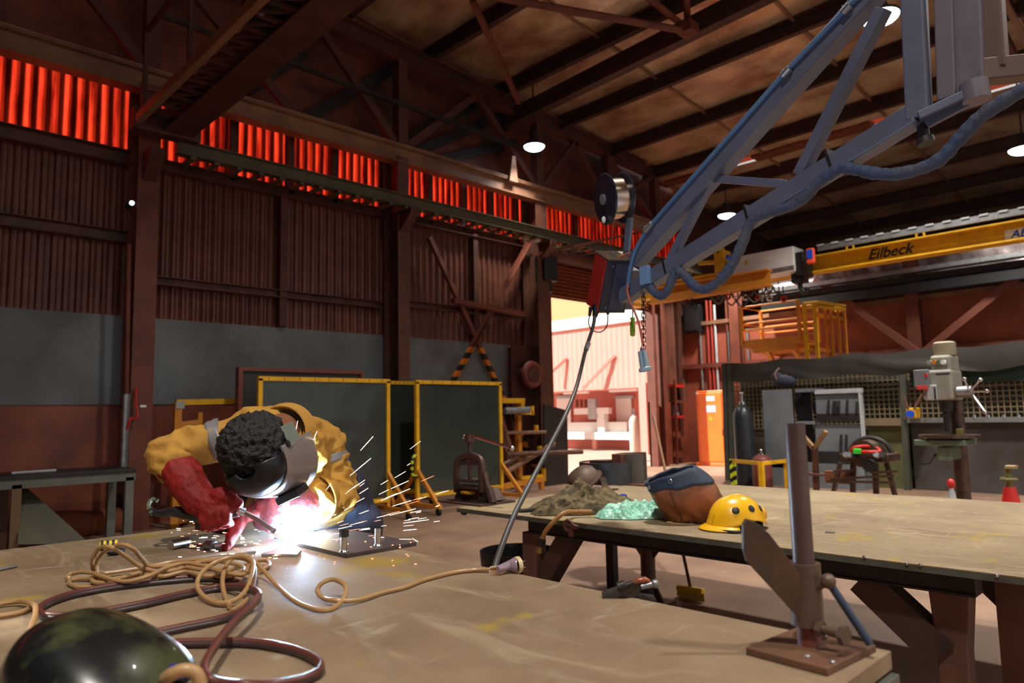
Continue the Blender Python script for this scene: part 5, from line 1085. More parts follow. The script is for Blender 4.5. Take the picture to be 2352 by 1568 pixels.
for k_ in range(3): q = p2+(x*math.cos(k_*2.1)+y*math.sin(k_*2.1))*.008; o.bar(q, q+d_*.018, .005, .0018)
o.build('pin', CHROME, pg)
a, b = at(1127, 1303, 'z', NT+.015), at(1157, 1299, 'z', NT+.015); cc = (a+b)/2-F_*.02; e1 = (b-a).normalized(); e2 = U_*.85-F_*.25; e2 = (e2-e1*e2.dot(e1)).normalized()
o = MB(); o.obox(cc-e2*.002, e1*.0185, e2*.0115, e1.cross(e2)*.0008); o.build('paper_tag', mat('cream_paper_tag', (236, 200, 156), .6), t)
o = MB(); o.obox(cc+e2*.003+(-F_)*.001, e1*.0185, e2*.0022, e1.cross(e2)*.0003); o.build('tag_print', mat('brown_print', (140, 92, 60), .6), t)

# black helmet shell in the left foreground, tan hook beside it
M_blk = mat('black_camo_gloss', (20, 22, 22), .3, 0, (66, 70, 44), 9, .9, coat=.5, lo=.45, hi=.58)
c = V(.282, 1.080, NT)
t = thing('welding_mask', 'glossy black welding mask lying in the left foreground', 'welding mask', c)
lf = V(R_.x, R_.y, 0).normalized(); fwd = V(-lf.y, lf.x, 0)
ax1 = (lf*.93-fwd*.36).normalized(); ax2 = V(-ax1.y, ax1.x, 0)
def mask(u, v):
    th = PI*u; s = (v-.5)*2
    n_ = 1-abs(s)**3.2*.42; pw = lambda q: math.copysign(abs(q)**.78, q)
    x = .112*s; y = .098*n_*pw(math.cos(th)); z = .094*n_*pw(math.sin(th))*(1-.34*s)*(1-.12*max(0, s))
    return c+ax1*x+ax2*y+V(0, 0, max(.002, z))
MB().grid(mask, 48, 36).build('shell', M_blk, t, smooth='all', solid=.004)
MB().cyl(c+ax1*.110+ax2*.01+V(0, 0, .045), c+ax1*.128+ax2*.01+V(0, 0, .042), .008, seg=14).build('blue_knob', mat('dark_blue_knob', (44, 40, 130), .4), t, smooth=True)
t2 = thing('cord_hook', 'tan bent cord loop lying right of the black mask', 'cord', Z(430, 1550))
MB().tube(spl([Z(372, 1566, .03), Z(395, 1548, .045), Z(425, 1538, .05), Z(450, 1545, .045), Z(462, 1572, .03)], 8), .0085, 10).build('loop', M_cord, t2, smooth=True)
o = MB(); o.cyl(Z(425, 1560, .03), Z(440, 1566, .03), .006, seg=10); o.build('crimp', CHROME, t2, smooth=True)

# pipe support on its own plate at the near right corner
t = thing('pipe_support', 'rusty adjustable pipe support standing on the near table corner', 'support stand', (1.085, .49, NT))
M_st = mat('rusty_plate', (120, 84, 62), .6, .2, (86, 62, 50), 7, .8, .1); M_pip = mat('mauve_brown_pipe', (98, 78, 74), .42, .35, (78, 62, 60), 6, .7); M_slv = mat('brown_sleeve', (104, 82, 68), .5, .3, (80, 64, 56), 8, .7)
zp = NT+.012
q0, q1, q2 = at(1712, 1484, 'z', zp), at(1900, 1533, 'z', zp), at(2012, 1478, 'z', zp); q3 = q0+(q2-q1)
MB().prism([q0-V(0, 0, .012), q1-V(0, 0, .012), q2-V(0, 0, .012), q3-V(0, 0, .012)], (0, 0, .011)).build('base_plate', M_st, t, bevel=.0015)
bc = at(1858, 1478, 'z', zp); dpt = (bc-CAM).dot(F_); xx = bc.x
zz = lambda py: at(1850, py, 'x', xx).z
tp = at(1825, 970, 'x', xx); tilt = V(0, tp.y-bc.y, 0)
def ax_pt(py): z = zz(py); f = (z-bc.z)/(tp.z-bc.z); return V(xx, bc.y+tilt.y*f, z)
MB().cyl(ax_pt(1478), ax_pt(1420), .016, seg=20).build('red_stub', mat('worn_red_stub', (132, 70, 60), .5, .2, (84, 56, 50), 20, .8), t, smooth=True)
o = MB(); s0, s1 = ax_pt(1432), ax_pt(1292); o.lathe([(.0165, 0), (.0235, 0), (.0235, (s1-s0).length), (.0165, (s1-s0).length), (.0165, 0)], s0, s1-s0, 28); o.build('sleeve', M_slv, t, smooth=True)
o = MB(); s2 = ax_pt(972); o.lathe([(.012, (s2-s0).length), (.0152, (s2-s0).length), (.0152, .02), (.001, .02)], s0, s2-s0, 28); o.lathe([(.012, (s2-s0).length), (.012, (s2-s0).length-.06), (.001, (s2-s0).length-.06)], s0, s2-s0, 28); o.build('pipe', M_pip, t, smooth=True)
gp = [(1708, 1205), (1716, 1193), (1734, 1198), (1768, 1226), (1812, 1284), (1838, 1322), (1845, 1440), (1828, 1412), (1716, 1290), (1708, 1262)]
MB().prism([dep(x, y, dpt-.012) for x, y in gp], V(F_)*.010).build('gusset_plate', mat('scorched_plate', (76, 62, 54), .55, .3, (112, 82, 54), 14, .7), t, bevel=.001)
a, b = dep(1878, 1442, dpt-.02), dep(1932, 1457, dpt-.05)
o = MB(); o.cyl(a, b, .0065, seg=12); o.cyl(a, a.lerp(b, .25), .011, seg=6); o.cyl(b, b+(b-a).normalized()*.008, .014, seg=6); o.build('clamp_bolt', M_slv, t, smooth=True)
a, b = dep(1902, 1334, dpt-.02), dep(1997, 1477, dpt-.035)
MB().cyl(a, b, .0058, seg=12).build('blue_tie_rod', mat('blue_grey_rod', (62, 76, 100), .4, .3), t, smooth=True)
o = MB(); o.ell(a, .011, .011, .011); o.cyl(dep(1880, 1346, dpt-.01), a, .006, seg=10); o.build('eye_joint', M_slv, t, smooth=True)
for q in ((1855, 1507), (1912, 1520)): MB().ell(at(*q, 'z', zp), .004, .004, .003).build('weld_spot', GALV, t, smooth=True)
tag(MB().ell(at(1897, 1465, 'z', zp)+V(0, 0, .004), .006, .004, .004).build('bolt_head', CHROME, smooth=True), 'bright little bolt head lying behind the support pipe', 'bolt')
tag(MB().bar(V(q1.x+.004, TY0-.004, NT-.055), V(TX1+.0, TY0-.004, NT-.055), .012, .05).build('edge_channel', M_edge, bevel=.002), 'short grey channel clamped under the near table corner', 'channel')

# locking clamp on the near table edge
t = thing('edge_clamp', 'steel clamp with copper handle lying over the near table edge', 'clamp', Z(1440, 1370))
dc = 1.375; E_ = lambda x, y, o=0: dep(x, y, dc+o)
M_cl = mat('dark_clamp_steel', (84, 78, 76), .4, .5, (60, 54, 52), 9, .7)
o = MB(); o.prism([E_(1384, 1370), E_(1395, 1362), E_(1440, 1348), E_(1482, 1338), E_(1482, 1344), E_(1462, 1372), E_(1448, 1366), E_(1410, 1374), E_(1388, 1380)], V(F_)*.022); o.build('channel_arm', M_cl, t, bevel=.0012)
o = MB(); o.prism([E_(1466, 1372), E_(1508, 1378), E_(1510, 1382), E_(1470, 1376)], V(F_)*.03); o.build('lower_jaw', M_cl, t)
o = MB(); o.cyl(E_(1420, 1348), E_(1436, 1343), .010, seg=14); o.cyl(E_(1434, 1346), E_(1456, 1338), .006, seg=12); o.build('swivel_block', DARK, t, smooth=True)
o = MB(); o.tube([E_(1454, 1339), E_(1466, 1333), E_(1482, 1331), E_(1492, 1335)], [.003, .006, .0065, .004], 10); o.build('copper_handle', mat('copper_handle', (150, 86, 66), .35, .4), t, smooth=True)
o = MB(); o.cyl(E_(1472, 1347), E_(1500, 1341), .0062, seg=14); o.ell(E_(1504, 1340), .0085, .0085, .0085); o.build('screw_barrel', GALV, t, smooth=True)

# ================================================================== BLUE BOOM WITH WIRE FEEDER
bA, bB = V(3.213, 2.393, 2.033), V(2.821, .745, 2.475)
bd_ = V(bB.x-bA.x, bB.y-bA.y, 0).normalized(); bn = V(-bd_.y, bd_.x, 0)
if bn.dot(F_) < 0: bn = -bn
def BP(px, py, off=0):
    d = ray(px, py); return CAM+d*((bA-CAM).dot(bn)+off)/d.dot(bn)
t = thing('boom_arm', 'blue grey lattice boom arm swinging over the far table', 'boom', BP(2230, 220))
o = MB(); o.bar(BP(1462, 600), BP(2045, -60), .085, .085); ub = o.build('upper_beam', BLUEP, t, bevel=.006)
o = MB(); o.bar(BP(1432, 682), BP(2108, 262), .08, .08); o.build('lower_beam', BLUEP, t, bevel=.006)
MB().bar(BP(1838, 402), BP(2030, 20), .05, .05).build('strut', BLUEP, t, bevel=.004)
MB().bar(BP(1632, 410), BP(1802, 422), .035, .035).build('strut', BLUEP, t, bevel=.003)
MB().bar(BP(1536, 606), BP(1640, 402), .04, .04).build('strut', BLUEP, t, bevel=.003)
M_mast = mat('mauve_grey_paint', (112, 102, 112), .42, .1, (92, 80, 84), 2.5, .8)
o = MB(); o.bar(BP(2096, -80), BP(2112, 275), .075, .075); o.build('end_post', BLUEP, t, bevel=.006)
for a, b, w_, off in (((2168, -80), (2178, 232), .06, .05), ((2222, -80), (2232, 222), .09, .1)): q_ = BP(*b, off); MB().bar(q_+(BP(*a, off)-q_)*9, q_, w_, w_).build('mast_tube', M_mast, t, bevel=.006)
q_ = BP(2285, 165, .16); MB().bar(q_+(BP(2268, -80, .16)-q_)*11, q_, .08, .08).build('mast_tube', mat('brown_mast', (92, 74, 66), .45, .1), t, bevel=.006)
o = MB(); o.bar(BP(2110, 275), BP(2262, 205, .1), .1, .03); o.prism([BP(2112, 268), BP(2252, 196, .08), BP(2256, 226, .08), BP(2130, 292)], V(bn)*.02); o.build('hinge_bracket', BLUEP, t, bevel=.003)
o = MB(); o.cyl(BP(2236, 190, .06), BP(2244, 232, .06), .045, seg=20); o.build('hinge_drum', M_mast, t, smooth=True)
o = MB(); o.cyl(BP(2118, 282, .02), BP(2124, 320, .02), .02, seg=14); o.cyl(BP(2124, 318, .02), BP(2128, 330, .02), .03, seg=14); o.build('hinge_pin', DARK, t, smooth=True)
MB().bar(BP(2240, 168, .1), BP(2420, 150, .3), .07, .08).build('outrigger', mat('brown_mast', (92, 74, 66)), t, bevel=.005)
MB().bar(BP(1447, 500), BP(1428, 690), .045, .02, (bn)).build('feeder_post', BLUEP, t, bevel=.003)
for q, sz in (((1727, 492), 1), ((1916, 368), 1.05), ((1538, 612), .9)):
    p = BP(*q); d = (BP(2108, 262)-BP(1432, 682)).normalized(); x, y, _ = frame(d); o = MB(); o.obox(p, x*.043, y*.043, d*.006); o.build('cable_tie', BLACK, t)
# cables and hoses of the boom
t2 = thing('sleeved_cable', 'blue sleeved cable slung beneath the lower boom beam', 'cable', BP(1725, 500))
M_slb = mat('blue_woven_sleeve', (56, 68, 96), .7, 0, (82, 80, 88), 9, .8, .5, 40)
pts = [(1488, 652), (1510, 676), (1530, 672), (1552, 625), (1568, 628), (1600, 660), (1630, 660), (1668, 628), (1700, 570), (1726, 508), (1760, 490), (1830, 466), (1880, 420), (1925, 388), (1960, 388), (2010, 398), (2070, 398), (2150, 372), (2210, 312), (2260, 262), (2352, 205), (2420, 170)]
sp_ = spl([BP(x, y, -.03) for x, y in pts], 8); rs = [.024*(1+.07*math.sin(i*1.9)+.05*math.sin(i*.7)) for i in range(len(sp_))]
MB().tube(sp_, rs, 12).build('sleeve', M_slb, t2, smooth='all')
t2 = thing('air_hose', 'blue air hose strapped along the upper boom beam', 'hose', BP(1810, 160))
pts = [(2020, -60), (1940, 25), (1812, 158), (1700, 285), (1600, 398), (1500, 512), (1476, 545), (1458, 580), (1447, 620), (1442, 660)]
MB().tube(spl([BP(x, y, -.05) for x, y in pts], 6), .012, 10).build('hose', mat('steel_blue_hose', (74, 104, 140), .4), t2, smooth=True)
for q in ((1806, 165), (1490, 522), (1945, 20)): o = MB(); a = BP(q[0]-8, q[1]+9, -.055); b = BP(q[0]+8, q[1]-9, -.055); o.cyl(a, b, .017, seg=12); o.bar(a, a+V(0, 0, .03), .008); o.build('hose_clamp', GALV, t2, smooth=True)
t2 = thing('orange_lead', 'thin orange lead hanging from the wire feeder beside the chain', 'cable', BP(1450, 700))
MB().tube(spl([BP(x, y, -.06) for x, y in ((1442, 650), (1441, 668), (1446, 690), (1456, 712), (1468, 745), (1476, 790))], 6), .006, 8).build('lead', mat('orange_brown_lead', (178, 96, 74), .5), t2, smooth=True)
# wire spool
sax = (R_*.93+V(F_)*.30+U_*.12).normalized(); sc_ = dep(1411, 456, 4.0)
t2 = thing('wire_spool', 'spool of silver welding wire on top of the wire feeder', 'spool', sc_)
MB().lathe([(.028, -.068), (.085, -.062), (.14, -.062), (.146, -.056), (.14, -.05), (.1, -.05)], sc_, sax, 40).build('near_flange', mat('black_blue_flange', (30, 32, 44), .35), t2, smooth=True)
MB().lathe([(.1, .05), (.14, .05), (.146, .056), (.14, .062), (.028, .062)], sc_, sax, 40).build('far_flange', mat('black_blue_flange', (30, 32, 44)), t2, smooth=True)
MB().lathe([(.112, -.052)]+[(.112+.0015*(i % 2), -.05+.1*i/24) for i in range(25)]+[(.112, .052)], sc_, sax, 48).build('wire_winding', mat('wound_wire', (196, 176, 160), .18, 1), t2, smooth=True)
o = MB(); o.lathe([(.001, -.078), (.03, -.078), (.03, -.055), (.05, -.055)], sc_, sax, 24); o.build('hub', mat('grey_hub', (120, 118, 116), .5), t2, smooth=True)
MB().ell(sc_-sax*.066-U_*.115+V(0, 0, 0), .012, .012, .02).build('white_clip', WHITE, t2, smooth=True)
tag(MB().tube([sc_-U_*.06-V(F_)*.09, dep(1398, 590, 3.98)], .0012, 5).build('welding_wire', CHROME), 'thin bright wire running from the spool down to the feeder', 'wire')
# wire feeder box
n1 = -R_*.92-V(F_)*.38; n2 = R_*.38-V(F_)*.92; up_ = (U_*.93-F_*.36+R_*.13).normalized()
n1 = (n1-up_*n1.dot(up_)).normalized(); n2 = up_.cross(n1).normalized(); n2 = n2 if n2.dot(F_) < 0 else -n2
fc = dep(1402, 650, 4.02)
t2 = thing('wire_feeder', 'red and navy wire feeder box hung at the boom end', 'wire feeder', fc)
M_navy = mat('navy_panel', (44, 48, 70), .4, 0, (34, 36, 50), 4, .6)
hw1, hw2, hh = .085, .075, .155
MB().obox(fc, n1*hw1, n2*hw2, up_*hh).build('housing', M_navy, t2, bevel=.004)
MB().obox(fc+n1*(hw1+.004), n1*.005, n2*(hw2-.008), up_*(hh-.006)).build('red_side_panel', mat('feeder_red', (158, 36, 32), .4), t2, bevel=.002)
MB().obox(fc+up_*(hh+.006), n1*(hw1+.006), n2*(hw2+.006), up_*.006).build('top_plate', mat('tan_worn_plate', (134, 112, 94), .5, .2, (106, 86, 72), 9, .7), t2, bevel=.002)
MB().obox(fc+n2*(hw2+.003)-n1*.02, n1*.05, n2*.003, up_*(hh-.02)).build('front_door', mat('navy_door', (56, 60, 84), .4), t2, bevel=.002)
for a_, b_ in ((.05, .12), (-.05, .12), (-.05, -.1), (.05, -.12)): MB().ell(fc+n2*(hw2+.004)+n1*a_+up_*b_, .005, .005, .005).build('screw_head', GALV, t2, smooth=True)
o = MB(); o.cyl(fc+up_*hh+n1*.02, fc+up_*(hh+.03)+n1*.02, .016, seg=14); o.cyl(fc+up_*hh+n1*.03+n2*.04, fc+up_*(hh+.02)+n1*.03+n2*.04, .01, seg=12); o.build('inlet_guide', GALV, t2, smooth=True)
o = MB(); o.tube(spl([fc+up_*(hh+.012)+n1*.01+n2*.05, fc+up_*(hh+.03)-n1*.03+n2*.05, fc+up_*(hh+.035)-n1*.075+n2*.03], 6), .005, 8); o.build('inner_lead', mat('orange_brown_lead', (178, 96, 74)), t2, smooth=True)
MB().obox(fc-n1*.12-up_*.02+V(F_)*.06, n1*.04, n2*.05, up_*.12).build('rear_bracket', BLUEP, t2, bevel=.003)
o = MB(); b0 = dep(1372, 700, 4.0); 
for q0, q1, ra, rb in (((1371, 700), (1366, 728), .026, .014), ((1398, 690), (1396, 722), .018, .008), ((1357, 705), (1354, 726), .012, .008)): o.cyl(dep(*q0, 4.0), dep(*q1, 4.0), ra, rb, 12)
o.build('cable_boot', BLACK, t2, smooth=True)
MB().tube(spl([dep(x, y, 3.99) for x, y in ((1354, 726), (1352, 742), (1360, 758), (1380, 762), (1394, 748), (1396, 722))], 6), .0035, 6).build('small_lead', BLACK, t2, smooth=True)
t2 = thing('torch_cable', 'long dark torch cable hanging from the wire feeder to the floor', 'cable', dep(1366, 728, 4.0))
pts = [(1366, 724, 4.0), (1362, 750, 3.95), (1345, 805, 3.8), (1325, 885, 3.6), (1300, 950, 3.4), (1262, 1025, 3.1), (1215, 1115, 2.8), (1180, 1185, 2.6), (1152, 1255, 2.42), (1137, 1300, 2.3), (1122, 1360, 2.2), (1110, 1450, 2.2)]
MB().tube(spl([dep(*q) for q in pts], 8), .0105, 10).build('cable', mat('grey_black_cable', (66, 62, 60), .45), t2, smooth=True)
o = MB(); o.cyl(dep(1351, 788, 3.84), dep(1346, 803, 3.8), .014, seg=10); o.build('cable_joint', GALV, t2, smooth=True)
# screwdriver and chain
t2 = thing('screwdriver', 'green handled screwdriver hanging under the wire feeder', 'screwdriver', dep(1453, 735, 3.95))
MB().cyl(dep(1453, 668, 3.95), dep(1453, 732, 3.95), .004, seg=8).build('shaft', GALV, t2)
a, b = dep(1453, 728, 3.95), dep(1453, 773, 3.95); l_ = (b-a).length
MB().lathe([(.001, 0), (.013, .003), (.014, .012), (.010, .02), (.014, .03), (.0155, l_*.6), (.014, l_*.95), (.001, l_)], a, b-a, 10).build('handle', mat('green_clear_plastic', (120, 160, 30), .2, 0, (80, 110, 20), 30, .6, coat=.4), t2)
t2 = thing('hanging_chain', 'rusty chain hanging from the blue bracket under the boom', 'chain', dep(1478, 640, 3.9))
M_ch = mat('dark_chain', (84, 66, 60), .4, .6); ca, cb = dep(1478, 645, 3.88), dep(1478, 803, 3.88); n = 17
o = MB()
for i in range(n):
    p = ca.lerp(cb, (i+.5)/n); l_ = (cb-ca).length/n; axx = R_ if i % 2 else V(F_)
    sd_ = V(F_) if i % 2 else R_
    pts = [p+sd_*(.010*math.cos(q))+V(0, 0, 1)*(.010*math.sin(q)+(l_*.38 if math.sin(q) > 0 else -l_*.38)) for q in [2*PI*k_/12+.001 for k_ in range(12)]]
    o.tube(pts, .0032, 6, closed=True)
o.build('links', M_ch, t2, smooth=True)
o = MB(); p = BP(1482, 632, -.05); o.obox(p, bd_*.035, V(0, 0, 1)*.05, bn*.012); o.build('bracket', mat('light_blue_bracket', (112, 142, 180), .4), t2, bevel=.004)
t2 = thing('grey_connector', 'pale grey plastic connector at the end of the hanging chain', 'connector', dep(1478, 828, 3.88))
a, b = dep(1474, 806, 3.88), dep(1483, 852, 3.86); l_ = (b-a).length
MB().lathe([(.001, 0), (.022, 0), (.024, .01), (.027, l_*.8), (.03, l_*.82), (.036, l_*.86), (.036, l_), (.026, l_), (.024, l_*.9), (.001, l_*.88)], a, b-a, 24).build('shell', mat('pale_grey_plastic', (146, 166, 176), .4), t2, smooth=True)
MB().cyl(dep(1476, 798, 3.88), a, .012, seg=12).build('cable_gland', GALV, t2, smooth=True)
# ================================================================== THE WELDER
P_ = dep(757, 1176, 2.70); M_ = dep(708, 1092, 2.48); U__ = dep(664, 1034, 2.28)
C7 = dep(646, 992, 2.17); RS, LS = dep(586, 984, 2.16), dep(730, 1022, 2.38)
RE, RW, RH = dep(388, 1044, 2.08), dep(458, 1148, 1.985), dep(500, 1166, 1.965)
LE, LW, LH = dep(764, 1134, 2.35), dep(692, 1156, 2.20), dep(628, 1160, 2.12)
Rg = V(R_.x, R_.y, 0).normalized(); Fg = V(F_.x, F_.y, 0).normalized()
H = dep(598, 1046, 1.985)
fd = (R_*.42-U_*.90+F_*.02).normalized(); kd = (-F_*.98-R_*.08+U_*.05); kd = (kd-fd*kd.dot(fd)).normalized(); sd_h = kd.cross(fd).normalized()
hp = lambda s, f, k: H+sd_h*s+fd*f+kd*k
feet = {}
person = thing('person', 'person in ochre work shirt and red gloves bent over the table welding', 'person', V(P_.x, P_.y, 0))
M_skin = mat('brown_skin', (142, 92, 68), .5, 0, (120, 74, 54), 12, .5)
M_shirt = mat('ochre_work_shirt', (186, 138, 56), .85, 0, (160, 114, 44), 7, .6, .3, 26)
M_glove = mat('red_leather_glove', (146, 16, 14), .7, 0, (104, 11, 10), 14, .8, .3, 60)
M_jean = mat('navy_trousers', (44, 46, 62), .8, 0, (32, 34, 46), 10, .6, .2, 60)
def limb(o, pts, rs):
    for (a, b), (ra, rb) in zip(zip(pts, pts[1:]), zip(rs, rs[1:])): o.cap_(a, b, ra, rb, 14)
hips = [P_-Rg*.095+V(0, 0, -.05), P_+Rg*.095+V(0, 0, -.05)]
knees = [hips[0]-Rg*.05-Fg*.0+V(0, 0, -.44), hips[1]+Rg*.03+Fg*.06+V(0, 0, -.44)]
ank = [V(k_.x, k_.y, .09)-Rg*.02*(1 if i == 0 else -1)+Fg*.10 for i, k_ in enumerate(knees)]
# skin: one continuous body
o = MB()
limb(o, [P_, M_, U__], [.115, .11, .11]); limb(o, [U__, RS], [.09, .055]); limb(o, [U__, LS], [.09, .055])
limb(o, [RS, RE, RW, RH], [.052, .038, .028, .032]); limb(o, [LS, LE, LW, LH], [.052, .04, .028, .032])
for i in (0, 1):
    limb(o, [P_, hips[i], knees[i], ank[i]], [.10, .085, .052, .04]); limb(o, [ank[i], ank[i]-Fg*.15-V(0, 0, .045)], [.04, .03])
limb(o, [U__, C7, hp(0, -.03, -.06)], [.08, .06, .058])
o.ell(hp(0, -.005, .012), .076, .096, .082, sd_h, fd, kd); o.ell(hp(0, .03, -.06), .058, .066, .075, sd_h, fd, kd); o.ell(hp(0, .07, -.10), .03, .03, .03, sd_h, fd, kd)
o.ell(hp(0, .10, -.03), .013, .022, .026, sd_h, fd, kd); o.ell(hp(0, .09, .012), .05, .014, .014, sd_h, fd, kd); o.ell(hp(0, .093, -.078), .026, .012, .012, sd_h, fd, kd)
for s in (-1, 1): o.ell(hp(.082*s, -.012, -.018), .012, .020, .032, sd_h, fd, kd)
for i_ in range(4): o.cap_(RH+R_*.02+U_*(.012*(1.5-i_)), RH+R_*.05+U_*(.012*(1.5-i_)), .008, .007); o.cap_(LH-R_*.02+U_*(.012*(1.5-i_)), LH-R_*.05+U_*(.012*(1.5-i_)), .008, .007)
blob('body', o, M_skin, person, .007, 5)
# hair
def hd(c):
    return .011*(1-2*abs(mnoise.noise(c*52)))+.006*mnoise.noise(c*110)+.004
o = MB(); o.ell(hp(0, -.030, .016), .081, .084, .093, sd_h, fd, kd, 40, 24); o.ell(hp(.0, -.06, -.035), .066, .052, .05, sd_h, fd, kd)
blob('hair', o, mat('black_curly_hair', (26, 23, 23), .6, 0, (44, 40, 40), 40, .9, .6, 140), person, .0045, 3, .5, hd)
# shirt
o = MB()
limb(o, [dep(742, 1128, 2.60), M_, U__], [.128, .132, .126]); limb(o, [dep(654, 1014, 2.24), RS], [.112, .068]); limb(o, [dep(684, 1034, 2.30), LS], [.118, .080])
limb(o, [RS, RS.lerp(RE, .5), RE, RE.lerp(RW, .28)], [.066, .055, .052, .050])
limb(o, [LS, LS.lerp(LE, .5), LE, LE.lerp(LW, .55)], [.084, .074, .066, .060])
o.ell(LE+V(0, 0, -.02), .075, .065, .055); o.ell(LE.lerp(LW, .6), .062, .055, .066)
def wr(c):
    n = mnoise.noise(V(c.x*9, c.y*9, c.z*16)); n2 = mnoise.noise(V(c.x*20+3, c.y*20, c.z*30)); f = 1+1.3*math.exp(-((c-LE).length/.2)**2)+1.3*math.exp(-((c-RE).length/.13)**2)
    return (.010*(1-2*abs(n))+.005*(1-2*abs(n2))-.004)*f
blob('shirt', o, M_shirt, person, .0075, 4, .55, wr)
nd = (hp(0, -.03, -.06)-C7).normalized()
o = MB(); o.lathe([(.066, -.03), (.076, .0), (.082, .016), (.088, .012), (.092, -.01), (.098, -.04)], C7-V(0, 0, .004), (nd+V(0, 0, .25)).normalized(), 36); o.build('collar', M_shirt, person, smooth='all')
o = MB(); o.lathe([(.062, -.03), (.07, .012)], C7-V(0, 0, .004), (nd+V(0, 0, .25)).normalized(), 30); o.build('inner_collar', mat('dark_inner_collar', (40, 30, 28), .8), person, smooth='all')  # dark ring inside the collar
M_refl = mat('grey_reflective_band', (142, 140, 144), .4, .2, (116, 112, 116), 20, .5)
def band(a, b, t0, t1, r0, r1, nm='reflective_band'):
    p, q = a.lerp(b, t0), a.lerp(b, t1); L_ = (q-p).length
    MB().lathe([(r0-.012, -.002), (r0, 0)]+[(r0+(r1-r0)*k_/4+.0012*(k_ % 2), L_*k_/4) for k_ in range(5)]+[(r1-.012, L_+.002)], p, q-p, 32).build(nm, M_refl, person, smooth='all')
band(RS, RE, .38, .53, .0645, .0605); band(LS, LE, .30, .45, .0865, .084)
# shirt cuff, wide and folded back over the left gauntlet
o = MB(); d = (LW-LE).normalized(); o.lathe([(.058, -.01), (.072, .015), (.080, .045), (.076, .05), (.062, .02)], LE.lerp(LW, .28), d, 30); o.build('cuff', M_shirt, person, smooth='all')
# gloves (five fingers each, closed on what they hold)
def glove(nm, E_, W_, hand, fingers, thumb, rc, extra=()):
    o = MB(); a = E_.lerp(W_, .30); limb(o, [a, E_.lerp(W_, .65), W_, hand], [rc, rc*.92, .044, .043])
    for (pts, r_) in list(fingers)+[thumb]: limb(o, pts, r_)
    for e in extra: limb(o, *e)
    def gw(c): return .0035*(1-2*abs(mnoise.noise(c*38)))-.001
    return blob(nm, o, M_glove, person, .0046, 4, .5, gw)
TA, TB, TC = dep(404, 1175, 2.0), dep(480, 1186, 1.965), dep(548, 1173, 1.965)
ha = (TC-TB).normalized(); tor = lambda t: TB.lerp(TC, t)
fs = []
for i_ in range(4):
    b = RH+ha*(.002+.019*(i_-1.2))+U_*.0-F_*.0; k1 = tor(.02+.24*i_)-F_*.032+U_*.008; k2 = tor(.0+.24*i_)-F_*.030-U_*.018; k3 = tor(.0+.24*i_)-U_*.030-F_*.004
    fs.append(([b, k1, k2, k3], [.018, .0145, .0135, .012]))
th = ([RH+U_*.022-R_*.006, dep(506, 1136, 1.955), dep(528, 1146, 1.95), dep(545, 1156, 1.95)], [.026, .022, .0195, .017])
glove('right_glove', RE, RW, RH.lerp(tor(.3), .25), fs, th, .056)
tip = at(521, 1254, 'z', NT+.012)
fs = []
kb = LH-R_*.03
fs.append(([LH-R_*.02-U_*.01, dep(558, 1184, 2.07), tip.lerp(dep(558, 1184, 2.07), .45), tip], [.022, .020, .018, .014]))
for i_ in range(3):
    b = LH+F_*(.018*i_)-R_*.015-U_*.012; k1 = b-R_*(.038-.006*i_)-U_*.016-F_*.0; k2 = k1-U_*.030+R_*.010; k3 = k2+R_*.026-U_*.004
    fs.append(([b, k1, k2, k3], [.018, .0155, .014, .012]))
th = ([LH+U_*.012-F_*.015, LH-R_*.03+U_*.004-F_*.03, LH-R_*.055-U_*.012-F_*.026, LH-R_*.066-U_*.028-F_*.02], [.02, .018, .016, .0135])
glove('left_glove', LE, LW, LH, fs, th, .055, [([LH, LH-U_*.035, LH-U_*.06-R_*.01], [.036, .028, .02])])
# trousers, boots
o = MB(); limb(o, [dep(775, 1145, 2.68), P_], [.13, .138])
for i in (0, 1): limb(o, [P_, hips[i], knees[i], ank[i]+V(0, 0, .02)], [.12, .105, .075, .066])
def tw(c): return .007*(1-2*abs(mnoise.noise(V(c.x*8, c.y*8, c.z*9))))
blob('trousers', o, M_jean, person, .011, 4, .5, tw)
for i in (0, 1):
    o = MB(); a = ank[i]; limb(o, [V(a.x, a.y, .13), V(a.x, a.y, .06)+Fg*.02], [.058, .05]); limb(o, [V(a.x, a.y, .05)+Fg*.03, V(a.x, a.y, .042)-Fg*.17], [.048, .044]); o.box((a.x-.03, a.y-.03, .0), (a.x+.03, a.y+.03, .05))
    blob('boot', o, mat('brown_boot', (70, 50, 38), .6), person, .009, 4)
# welding helmet: silver shell, black crown, lens box, headband tab
M_sil = mat('silver_helmet_shell', (150, 140, 136), .28, .35, (132, 120, 116), 3, .4); M_cro = mat('black_helmet_crown', (14, 15, 22), .35)
def rad(k):    # (half width, depth) of the shell at height k above the eyes
    t = max(0, min(1, (.055-k)/.19)); return .086+.018*t**.8, .094+.05*t**.7
def shell(u, v):
    th = (u-.5)*2*math.radians(93); k = .052-.18*v; a, f = rad(k); c_, s_ = math.cos(th), math.sin(th)
    pw = lambda q, e: math.copysign(abs(q)**e, q)
    ch = 1-.0*v
    return hp(a*pw(s_, .85), .004+f*pw(c_, .8)*(1 if c_ > 0 else .5)*ch, k-.015*(1-c_)*v)
hm = MB().grid(shell, 56, 24).build('helmet', M_sil, person, smooth='all', solid=.004)
def crown(u, v):
    th = (u-.5)*2*math.radians(92); c_, s_ = math.cos(th), math.sin(th); a, f = rad(.052); q = v*PI/2; cq = math.cos(q)
    return hp(a*s_*(.3+.7*cq)*1.0, .018+(f-.014)*c_*cq+.02*(1-cq)*c_, .052+.068*math.sin(q))
MB().grid(crown, 40, 10).build('black_crown', M_cro, hm, smooth='all', solid=.004)
